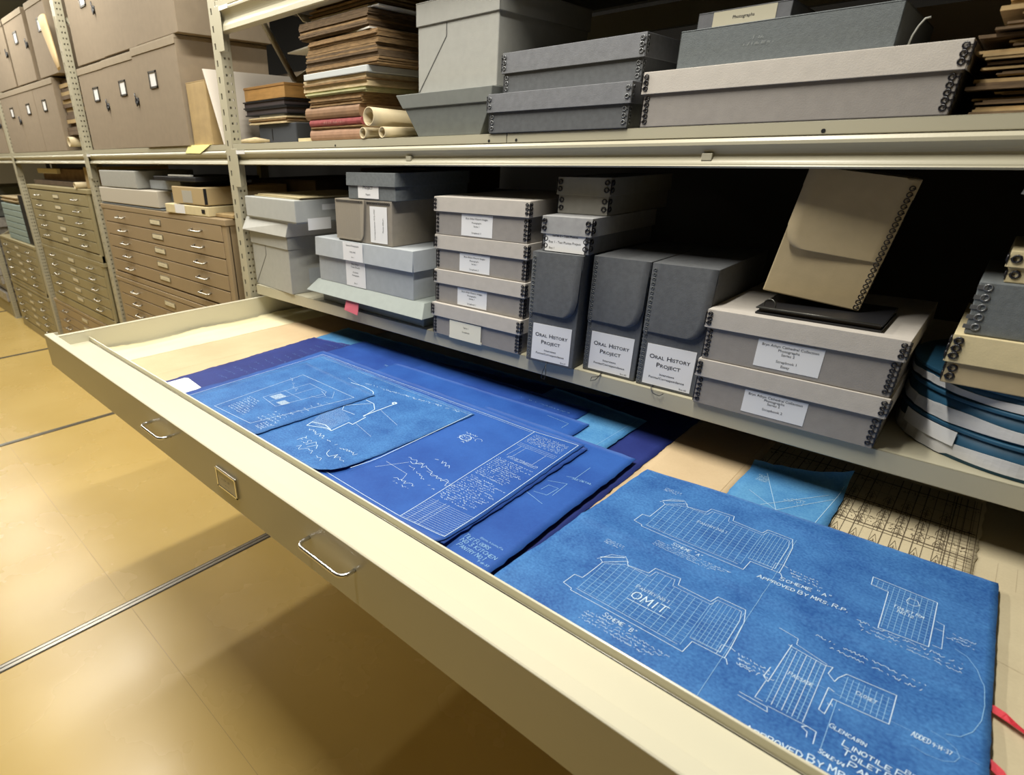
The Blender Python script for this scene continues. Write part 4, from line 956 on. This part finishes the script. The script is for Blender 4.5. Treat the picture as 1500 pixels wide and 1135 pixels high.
s.build('drawing_sheet', [p_buff, mat('faint_fold', (.38, .31, .2), .7)], 'large buff sheet beneath everything at the right end of the drawer', D)
# gothic elevation in black ink
s = Sheet((-.26, -.30), (.104, -.30), (.108, .22), (-.26, .22), .9064, seed=4)
rnd = random.Random(3)
for i in range(26):
    x = -.235+i*.0132
    s.line([(x, -.28), (x+.001, .20)], rnd.choice([.0006, .0012, .0018]), 1)
for y in (-.205, -.12, -.112, -.03, -.02, .012, .068, .076, .12, .17):
    s.line([(-.25, y), (.10, y-.002)], rnd.choice([.0012, .002, .004]), 1)
for row, yb in ((-.105, .06), (-.02, .035), (.02, .045), (.085, .03)):
    for i in range(12):
        x = -.235+i*.0264+.006
        ap = [(x-.008, row)] + [(x-.008+.016*t/6, row+yb*(1-abs(t-3)/3*.75)) for t in range(7)] + [(x+.008, row)]
        s.line(ap, .0009, 1)
        for c in range(3): s.line([(x+.0028*math.cos(a*PI/3), row+yb*.55-c*.009+.0028*math.sin(a*PI/3)) for a in range(7)], .0010, 1)
        s.line([(x, row-.012), (x, row+yb*.7)], .0014, 1); s.line([(x-.005, row), (x+.005, row+.006)], .001, 1); s.line([(x+.005, row), (x-.005, row+.006)], .001, 1)
for i in range(14):
    y = -.10+i*.012; s.line([(.060, y), (.106, y)], .0009, 1)
for i in range(5): s.line([(.066+i*.009, -.10), (.066+i*.009, .20)], .0012, 1)
for i in range(420):
    x, y = rnd.uniform(-.24, .10), rnd.choice([-.006, .008, .062, .155, -.115])+rnd.uniform(-.006, .006)
    s.line([(x, y), (x+rnd.uniform(-.004, .004), y+rnd.uniform(-.004, .004))], .0018, 1)
s.build('drawing_sheet', [p_buff, i_black], 'buff sheet with a Gothic church elevation in black ink', D)
s = Sheet((-.395, -.40), (-.232, -.40), (-.232, .25), (-.395, .25), .9088, seed=5); s.line([(-.248, -.3), (-.248, .2)], .0006, 1); s.line([(-.29, .07), (-.235, .072)], .0004, 1)
s.build('drawing_sheet', [p_tan, mat('faint_brown2', (.40, .28, .14), .7)], 'plain tan sheet between the navy sheet and the curled blueprint', D)
s = Sheet((-.238, -.36), (-.075, -.36), (-.080, .098), (-.236, .066), .9110, seed=6, curl=lambda x, y: .028*max(0, (y-.035)/.06)**2*(1+.9*((x+.16)/.08)**2)*.6)
for P in ([(-.205, .04), (-.155, -.09)], [(-.085, .07), (-.097, -.10)], [(-.21, -.05), (-.155, -.09), (-.09, .02)], [(-.18, -.09), (-.10, .03)]): s.line(P, .0012, 1)
for i in range(7): s.scribble(-.215, -.195, .0+i*.004, .003, .001, 1, seed=i)
for i in range(4): s.scribble(-.155+i*.004, -.125, -.045+i*.006, .004, .001, 1, seed=20+i)
s.build('blueprint', [p_light, mat('faint_line', (.45, .66, .82), .6)], 'faded light blue sheet with curled back edge, under the large bright blueprint', 'blueprint', GB)
# navy and light sheets under
s = Sheet((-1.572, -.60), (-.62, -.60), (-.60, .16), (-1.636, .135), .9094, seed=7, rag=.004); s.build('blueprint', [p_light], 'light blue sheet with torn corner sticking out behind the navy blueprint', 'blueprint', GB)
s = Sheet((-1.58, -.616), (-.55, -.616), (-.56, .19), (-1.624, -.030), .9115, seed=8, rag=.003)
for i in range(14): s.scribble(-1.55+rnd.uniform(0, .03), -1.50+rnd.uniform(0, .05), -.45+i*.033, .009, .0007, 1, seed=i+50)
for i in range(7): s.scribble(-1.30+i*.09, -1.24+i*.09, .02-.01*(i % 3), .012, .0006, 1, seed=i+80)
s.build('blueprint', [p_navy, mat('dull_line', (.14, .30, .55), .6)], 'wide dark navy blueprint at the left of the drawer', 'blueprint', GB)
s = Sheet((-.62, -.614), (-.3955, -.614), (-.3955, .28), (-.62, .28), .9092, seed=9, amp=.0008); s.build('blueprint', [p_navy], 'dark purple-navy sheet left of the large bright blueprint', 'blueprint', GB)
s = Sheet((-.75, -.55), (-.486, -.55), (-.480, .105), (-.75, .14), .9137, seed=10); s.line([(-.505, -.10), (-.498, .09)], .0009, 1); s.line([(-.65, .07), (-.49, .05)], .0009, 1)
s.build('blueprint', [p_light, i_cyan], 'light blue sheet showing behind the stepped blueprint corners', 'blueprint', GB)
s = Sheet((-1.45, -.60), (-.598, -.60), (-.604, .070), (-1.45, .06), .9158, seed=11, rag=.003)
s.line([(-1.22, -.06), (-1.05, -.072), (-.88, -.058), (-.73, -.07), (-.652, -.077), (-.649, -.118)], .0012, 1)
for i in range(12): s.scribble(-1.22+rnd.uniform(0, .06), -1.16+rnd.uniform(0, .1), -.085+rnd.uniform(-.03, .04), .008, .0008, 1, seed=i+90)
for i in range(3): s.line([(-.70, -.10+i*.025), (-.62, -.105+i*.025)], .0009, 1); s.line([(-.70+.03*i, -.10), (-.70+.03*i, -.05)], .0009, 1)
for i in range(5): s.scribble(-.78+i*.03, -.75+i*.03, .01, .006, .0006, 1, seed=i+70)
s.build('blueprint', [p_deep, i_cyan], 'deep blue drawing with a long wall plan showing behind the title-block sheet', 'blueprint', GB)
s = Sheet((-1.2, -.60), (-.560, -.60), (-.562, -.012), (-1.2, -.03), .9180, seed=12); s.line([(-.66, -.04), (-.60, -.045), (-.60, -.075)], .0009, 1)
s.build('blueprint', [p_mid, i_cyan], 'mid blue sheet with upper right corner stepping out behind the title-block sheet', 'blueprint', GB)
s = Sheet((-.80, -.604), (-.407, -.604), (-.408, -.100), (-.80, -.100), .9202, seed=13, amp=.0007)
s.textw('TILE FLOORS', -.495, -.5455, .052, .0080, .0010); s.textw('NO 3 KITCHEN', -.492, -.5585, .072, .0080, .0010); s.textw('PANTRY NO 1', -.488, -.5720, .056, .0080, .0010); s.textw('BRYN ATHYN PA', -.472, -.531, .046, .0035, .0006); s.textw('9-14-37', -.440, -.580, .022, .005, .0007)
for P in ([(-.492, -.299), (-.459, -.284), (-.457, -.339)], [(-.49, -.35), (-.465, -.345), (-.462, -.31), (-.482, -.312), (-.484, -.335)], [(-.475, -.26), (-.459, -.254), (-.459, -.198)], [(-.50, -.30), (-.50, -.36), (-.455, -.375)]): s.line(P, .0009, 1)
s.textw('SEE DETAIL', -.463, -.262, .040, .0055, .0008, ang=.15)
s.build('blueprint', [p_mid, i_cyan], 'blueprint lettered Tile Floors, Kitchen and Pantry, under the title-block sheet', 'blueprint', GB)
# title-block sheet
def cb(x, y):
    d = max(0, (x+.545)/.05); e = max(0, (-.50-y)/.1); return .006*max(0, (-.45-y)/.16)**2*max(0, (x+.70)/.2)+.002*max(0, (x+.52)/.02)
for k, (dx, lb) in enumerate(((.004, 'sheet directly under the title-block blueprint, a sliver of its right edge showing'),)):
    s = Sheet((-1.1, -.600), (-.498, -.592), (-.500, -.135), (-1.1, -.12), .9224, seed=30, curl=cb, rag=.002); s.build('blueprint', [p_deep], lb, 'blueprint', GB)
s = Sheet((-1.410, -.604), (-.500, -.600), (-.512, -.128), (-1.445, -.122), .9246, seed=14, curl=cb, rnd_=.022)
s.line([(-1.398, -.60), (-1.414, -.146), (-.628, -.146), (-.521, -.138)], .0016); s.line([(-1.391, -.60), (-1.406, -.153), (-.63, -.153)], .0008)
s.line([(-.521, -.138), (-.508, -.578), (-.605, -.585), (-.626, -.146)], .0014); s.line([(-.95, -.578), (-.605, -.585)], .0014)
for i in range(9): s.scribble(-.617, -.530, -.160-i*.0052, .0036, .0006, seed=i+100)
for i in range(3): s.line([(-.618, -.212-i*.006), (-.527, -.212-i*.006)], .0006)
for i in range(2): s.line([(-.606+.012*i, -.225), (-.606+.012*i, -.278)], .0006)
s.line([(-.545, -.225), (-.545, -.278)], .0006)
for i in range(4): s.scribble(-.60, -.53, -.277-i*.003, .0025, .0006, seed=i+140)
for i in range(30):
    a = -.617+.0002*i; n = random.Random(i).uniform(.62, 1)
    if i in (13,): continue
    s.scribble(-.612+.0002*i, -.612+.0002*i+.090*n, -.300-i*.0066, .0042, .0007, seed=i+150)
for i in range(14): s.line([(-.605, -.506-i*.0058), (-.510, -.500-i*.0058)], .0005)
for x in (-.592, -.574, -.566): s.line([(x, -.500), (x+.001, -.583)], .0006)
for a in range(9): pass
s.line([(-.718+.014*math.cos(a*PI/5), -.277+.012*math.sin(a*PI/5)) for a in range(11)], .0016); s.line([(-.688+.008*math.cos(a*PI/5), -.268+.008*math.sin(a*PI/5)) for a in range(8)], .0008)
for i in range(6): s.scribble(-.735, -.70, -.30+i*.008, .008, .0009, seed=i+200)
s.scribble(-.745, -.605, -.43, .018, .0010, seed=220, dy=-.030); s.scribble(-.70, -.655, -.395, .012, .0011, seed=221, dy=-.01); s.scribble(-.745, -.70, -.44, .02, .0012, seed=222); s.scribble(-.72, -.62, -.455, .012, .0009, seed=223, dy=-.03); s.scribble(-.715, -.655, -.505, .012, .0010, seed=224); s.scribble(-.70, -.66, -.515, .006, .0008, seed=225)
s.line([(-.765, -.47), (-.70, -.475), (-.69, -.50)], .0008); s.line([(-.765, -.50), (-.73, -.44)], .0008); s.line([(-.68, -.44), (-.60, -.446)], .0007)
s.build('blueprint', [p_mid, i_white], 'wide blueprint with a tall written title block at its right end', 'blueprint', GB)
# sketch sheet
def cs(x, y): return .010*max(0, (x+.86)/.09)*max(0, (-.47-y)/.12)
s = Sheet((-1.392, -.604), (-.80, -.596), (-.780, -.168), (-1.400, -.158), .9272, seed=15, curl=cs, res=.010, rnd_=.055)
s.line([(-1.388, -.17), (-.787, -.180)], .0006); s.line([(-.785, -.175), (-.784, -.50), (-.788, -.545)], .0018, 1)
A = [(-1.155, -.243), (-1.11, -.238), (-1.073, -.243)]+[(-1.073+.034*math.sin(a*PI/12), -.243-.045*(1-math.cos(a*PI/12))-.0) for a in range(7)]+[(-1.04, -.31)]
s.line(A, .0024); s.line([(-1.005, -.30), (-1.045, -.355), (-1.028, -.375), (-.985, -.372)], .0016)
s.line([(-1.032, -.295), (-1.0, -.297), (-.973, -.318), (-.966, -.345), (-.960, -.365)], .0022); s.line([(-.964, -.362), (-.962, -.26)], .0032); s.line([(-.954, -.363), (-.946, -.410), (-.960, -.410), (-.955, -.465), (-.972, -.463), (-1.02, -.486), (-1.026, -.466), (-.99, -.455), (-.960, -.462)], .0026)
s.line([(-.966+.005*math.cos(a*PI/4), -.258+.005*math.sin(a*PI/4)) for a in range(9)], .005)
for i in range(18): s.line([(-1.075+i*.006, -.36-.002*i), (-1.025+i*.0035, -.470+.0*i)], .0005)
s.line([(-1.19, -.225), (-1.12, -.24)], .0007); s.line([(-.96, -.31), (-.87, -.34)], .0007); s.line([(-.95, -.40), (-.87, -.42)], .0007)
for i in range(12): s.scribble(-1.12+i*.026, -1.10+i*.026, -.224+.003*i, .009, .0012, seed=i+240)
for i in range(8): s.scribble(-1.05+i*.022, -1.03+i*.022, -.215+.003*i, .007, .0009, seed=i+260)
s.scribble(-1.0, -.905, -.500, .013, .0014, seed=280, dy=-.003); s.scribble(-.90, -.825, -.504, .010, .0012, seed=281); s.scribble(-.975, -.925, -.545, .028, .0014, seed=282); s.scribble(-.93, -.845, -.553, .030, .0014, seed=283); s.scribble(-.96, -.86, -.568, .02, .0011, seed=284); s.scribble(-.88, -.82, -.54, .014, .001, seed=285)
s.text('F.S.', -.975, -.543, .018, .0012)
s.build('blueprint', [p_blue, i_white], 'bright blueprint with a curved wall sketch and handwritten signature, rounded front corner', 'blueprint', GB)
# small plan sheet
s = Sheet((-1.375, -.606), (-1.058, -.600), (-1.036, -.262), (-1.375, -.235), .9305, seed=16)
s.line([(-1.272, -.585), (-1.294, -.304), (-1.062, -.309), (-1.118, -.575), (-1.272, -.585)], .0013)
s.line([(-1.225, -.330), (-1.145, -.335), (-1.137, -.345), (-1.160, -.480), (-1.235, -.470), (-1.225, -.330)], .0010); s.line([(-1.235, -.405), (-1.15, -.410)], .0008); s.line([(-1.187, -.335), (-1.198, -.475)], .0008); s.line([(-1.16, -.34), (-1.125, -.352), (-1.13, -.375), (-1.15, -.38)], .0008); s.line([(-1.13, -.32), (-1.10, -.35), (-1.12, -.36)], .0007)
for i in range(16): s.line([(-1.226+i*.0018, -.455), (-1.222+i*.0018, -.425)], .0011, 1)
for i in range(12): s.line([(-1.180+i*.0022, -.465), (-1.176+i*.0022, -.443)], .0014, 1)
for i in range(9): s.scribble(-1.262+.002*i, -1.215+.006*i, -.495-.0085*i, .005, .0009, seed=i+300)
for i in range(8): s.scribble(-1.30+.012*i, -1.285+.012*i, -.35-.006*i, .012, .0008, seed=i+320)
for i in range(5): s.scribble(-1.135, -1.085+.006*i, -.500-.012*i, .006, .0010, seed=i+340)
for i in range(4): s.scribble(-1.10, -1.07, -.555-.007*i, .005, .0009, seed=i+350)
for i in range(6): s.scribble(-1.10, -1.075, -.38-.02*i, .006, .0008, seed=i+360)
s.build('blueprint', [p_blue, i_white], 'small bright blueprint with a boxed house plan, topmost at the front left', 'blueprint', GB)
# white card
mb = MB().prism([(0, 0), (.150, .0), (.152, .040), (.135, .055), (.01, .066), (.0, .06)], 'z', 0, .0008)
o = mb.build('index_card', m_white, None, loc=(-1.562, -.590, .9140)); tag(o, 'blank white card with rounded corners tucked at the front left of the drawer', 'card')
# the large bright blueprint
def c8(x, y): return .002 + .0024*max(0, 1-abs(y+.345-.02*x)/.016)-.0012*max(0, 1-abs(y+.372-.02*x)/.016)+.0020*max(0, 1-abs(y+.158+.04*math.sin(x*7))/.014)+.0016*math.sin((y+.20+.15*(x+.35))*30)*math.exp(-((y+.23)/.12)**2)+.004*max(0, (-.385-x)/.02)*max(0, (-.35-y)/.2)+.0012*math.sin(y*40+x*6)
s = Sheet((-.402, -.614), (.140, -.614), (.131, -.084), (-.378, -.118), .9160, seed=17, curl=c8, res=.010, rag=.0005)
def planAB(ox, oy, name, note):
    def T(P): return [(x+ox, y+oy) for x, y in P]
    L = lambda P, w_=.0011, mi=1: s.line(T(P), w_, mi)
    L([(0, 0), (.002, .028), (.014, .030), (.018, .083), (.012, .088)]); L([(.018, .083), (.045, .110), (.050, .102), (.080, .107), (.083, .124), (.119, .128), (.122, .112), (.168, .110), (.172, .126), (.208, .126), (.214, .100), (.216, .045), (.216, .022)])
    L([(.010, .092), (.038, .115)], .0016); L([(.008, .085), (.020, .108), (.038, .118), (.048, .108)], .0008)
    L([(0, 0), (.015, -.003), (.016, -.007), (.175, -.006), (.177, .021), (.218, .022), (.222, .014)]); L([(.216, .045), (.222, .042)], .0009); L([(.206, .022), (.206, .042), (.216, .045)], .0007)
    # tile grid with stepped outline
    n = 15
    for i in range(n+1):
        x = .021+i*.0098
        top = .100 if x < .05 else (.118 if .086 < x < .118 else .103)
        if x < .05: top = .082+(x-.02)*.7
        L([(x, 0.004), (x+.001, top)], .0007, 2)
    for i in range(8):
        x = .172+i*.0052
        if i % 1 == 0: L([(x, .026), (x, .118)], .0006, 2)
    for j in range(13):
        y = .006+j*.0075
        L([(.020 if y < .08 else .03, y), (.168, y+.001)], .0005, 2)
        if y > .022: L([(.172, y), (.209, y)], .0005, 2)
    L([(.020, .002), (.165, .002)], .0008); L([(.022, .082), (.046, .101), (.084, .101), (.087, .117), (.114, .120), (.117, .105), (.170, .104), (.174, .119), (.205, .119), (.209, .098), (.209, .028), (.172, .026)], .0007)
    s.textw('PANTRY NO 1', ox+.079, oy+.066, .048, .0055, .0007)
    for i in range(3): s.scribble(ox-.004, ox+.026, oy+.128+i*.005, .0035, .0006, seed=i+400)
    for i in range(3): s.scribble(ox+.224+.004*i, ox+.262+.004*i, oy+.038-.0065*i, .0036, .0008, seed=i+410)
    s.textw(name, ox+.073, oy-.022, .048, .0075, .0010)
    for i in range(4): s.scribble(ox+.052, ox+.168-.008*i, oy-.029-.0058*i, .0036, .0006, seed=i+note)
planAB(-.317, -.303, 'SCHEME "A"', 430); planAB(-.319, -.526, 'SCHEME "B"', 440)
s.textw('OMIT', -.237, -.484, .052, .0165, .0019, first=1); s.line([(-.238, -.490), (-.184, -.489)], .0013)
s.line([(-.104, -.175), (-.104, -.31), (-.1045, -.36)], .0006, 2); s.line([(-.1045, -.36), (-.106, -.60)], .0006, 2)
s.textw('SCHEME "A"', -.097, -.297, .066, .0066, .0012, ang=.10); s.textw('APPROVED BY MRS. R.P.', -.122, -.313, .112, .0066, .0012, ang=.06)
# toilet room plan
s.line([(0, -.196), (.073, -.198), (.074, -.307), (.023, -.311), (.021, -.220), (.001, -.218), (0, -.196)], .0012)
for i in range(11): s.line([(.007+i*.0062, -.200), (.007+i*.0062, -.218 if i < 3 else -.306)], .0006, 2)
for j in range(16): s.line([(.004 if j < 3 else .023, -.203-j*.0064), (.072, -.203-j*.0064)], .0005, 2)
s.line([(.042, -.224), (.044, -.214), (.053, -.214), (.056, -.224), (.051, -.230), (.044, -.230), (.042, -.224)], .0009)
s.textw('TOILET RM', .030, -.252, .034, .0055, .0009); s.textw('NO 12', .036, -.261, .018, .0055, .0009)
s.line([(.076, -.245), (.084, -.247), (.086, -.300), (.077, -.300)], .0008); s.line([(.076, -.262), (.085, -.262)], .0007)
for i in range(3): s.scribble(.088, .118, -.262-i*.006, .004, .0007, seed=i+450)
for i in range(3): s.scribble(.0+.004*i, .108, -.316-i*.008, .0048, .0007, seed=i+460)
for i in range(2): s.scribble(-.036+.022*i, .080, -.385-.012*i, .0050, .0008, seed=i+465, dy=.0)
# third plan
s.line([(-.069, -.404), (-.046, -.408), (-.045, -.420), (-.010, -.430)], .0008); s.line([(-.049, -.425), (-.054, -.505), (-.060, -.500), (-.058, -.480)], .0011); s.line([(-.056, -.505), (-.058, -.540)], .0009)
s.line([(-.052, -.428), (-.012, -.433), (-.004, -.430), (-.006, -.444), (.002, -.452), (.004, -.443), (.010, -.430), (.057, -.425), (.057, -.475), (.006, -.480), (.004, -.508), (-.002, -.506), (-.001, -.466), (.005, -.468)], .0011)
s.line([(-.073, -.545), (-.044, -.545), (-.042, -.552), (-.073, -.551)], .0009); s.line([(-.058, -.540), (-.050, -.540)], .0008); s.line([(-.044, -.543), (-.006, -.540)], .0008); s.line([(-.010, -.545), (-.006, -.540), (.003, -.541), (.004, -.560)], .0011); s.line([(-.010, -.545), (-.004, -.548), (-.003, -.556)], .0010)
for i in range(8): s.line([(-.047+i*.0052, -.432), (-.047+i*.0052, -.538)], .0008, 1 if i % 2 else 2)
for j in range(17): s.line([(-.050, -.434-j*.0062), (-.010, -.436-j*.0062)], .0004, 2)
for i in range(8): s.line([(.012+i*.0056, -.434), (.012+i*.0056, -.474)], .0007, 2)
for j in range(6): s.line([(.008, -.437-j*.0066), (.055, -.436-j*.0066)], .0004, 2)
s.textw('PASSAGE', -.040, -.478, .026, .0050, .0008); s.textw('CLOSET', .023, -.455, .020, .0050, .0008); s.scribble(-.090, -.066, -.505, .005, .0007, seed=480); s.scribble(.0, .016, -.492, .004, .0007, seed=481)
s.line([(.010, -.480), (.011, -.560)], .0007, 2); s.line([(-.02, -.470), (.13, -.468)], .0004, 2)
s.textw('APPROVED BY MRS. R.P.', -.053, -.595, .125, .0078, .0015, ang=.14, first=1.3)
s.textw('GLENCAIRN', .011, -.5235, .034, .0055, .0009, first=1.3); s.textw('BRYN ATHYN', .078, -.530, .045, .0050, .0009)
s.textw('LINOTILE FLOORS', .026, -.5385, .082, .0066, .0013, first=1.35); s.textw('TOILET ROOM', .028, -.5505, .060, .0066, .0013, first=1.35); s.textw('PANTRY', .035, -.5640, .040, .0070, .0014, first=1.35)
s.textw('SCALE-1/4', .010, -.5675, .023, .0050, .0011, first=1.3)
s.textw('ADDED', .076, -.475, .016, .0070, .0009, first=1.1); s.textw('9-14-37', .093, -.475, .016, .0055, .0008, first=1)
s.line([(.098, -.288)]+[(.098+.030*math.sin(a*PI/8)+.004*a/8, -.288-.160*(1-math.cos(a*PI/8))/2) for a in range(1, 9)], .0007, 2)
s.line([(.09+.025*math.cos(a*PI/6), -.472+.018*math.sin(a*PI/6)) for a in range(8, 16)], .0005, 2)
s.build('blueprint', [p_blue, i_white, i_cyan], 'large bright blueprint with Scheme A and Scheme B floor plans, rightmost in the drawer', 'blueprint', GB)
# red tape
def ribbon(label, pts, wd=.0085):
    mb = MB(); pr = None
    for i, p in enumerate(pts):
        p = Vector(p); q = Vector(pts[min(i+1, len(pts)-1)])-Vector(pts[max(0, i-1)]); n = Vector((-q.y, q.x, 0)).normalized()*wd/2
        n = n+Vector((0, 0, .002*math.sin(i*1.1)))
        cur = [p-n, p+n]
        if pr: mb.hexa([pr[0], cur[0], cur[1], pr[1]], [v+Vector((0, 0, .0005)) for v in (pr[0], cur[0], cur[1], pr[1])])
        pr = cur
    return tag(mb.build('red_tape', m_redrib), label, 'cloth tape', 'red cloth tapes')
ribbon('red cloth tape loop on the buff sheet, upper of the two at the right edge', [(.126, -.358, .9125), (.138, -.362, .9135), (.146, -.366, .914), (.155, -.371, .913), (.17, -.378, .911), (.20, -.384, .911), (.24, -.40, .911)])
ribbon('red cloth tape on the buff sheet, lower of the two at the right edge', [(.126, -.444, .9125), (.138, -.450, .9135), (.146, -.457, .914), (.154, -.468, .9125), (.17, -.49, .911), (.19, -.51, .911)])
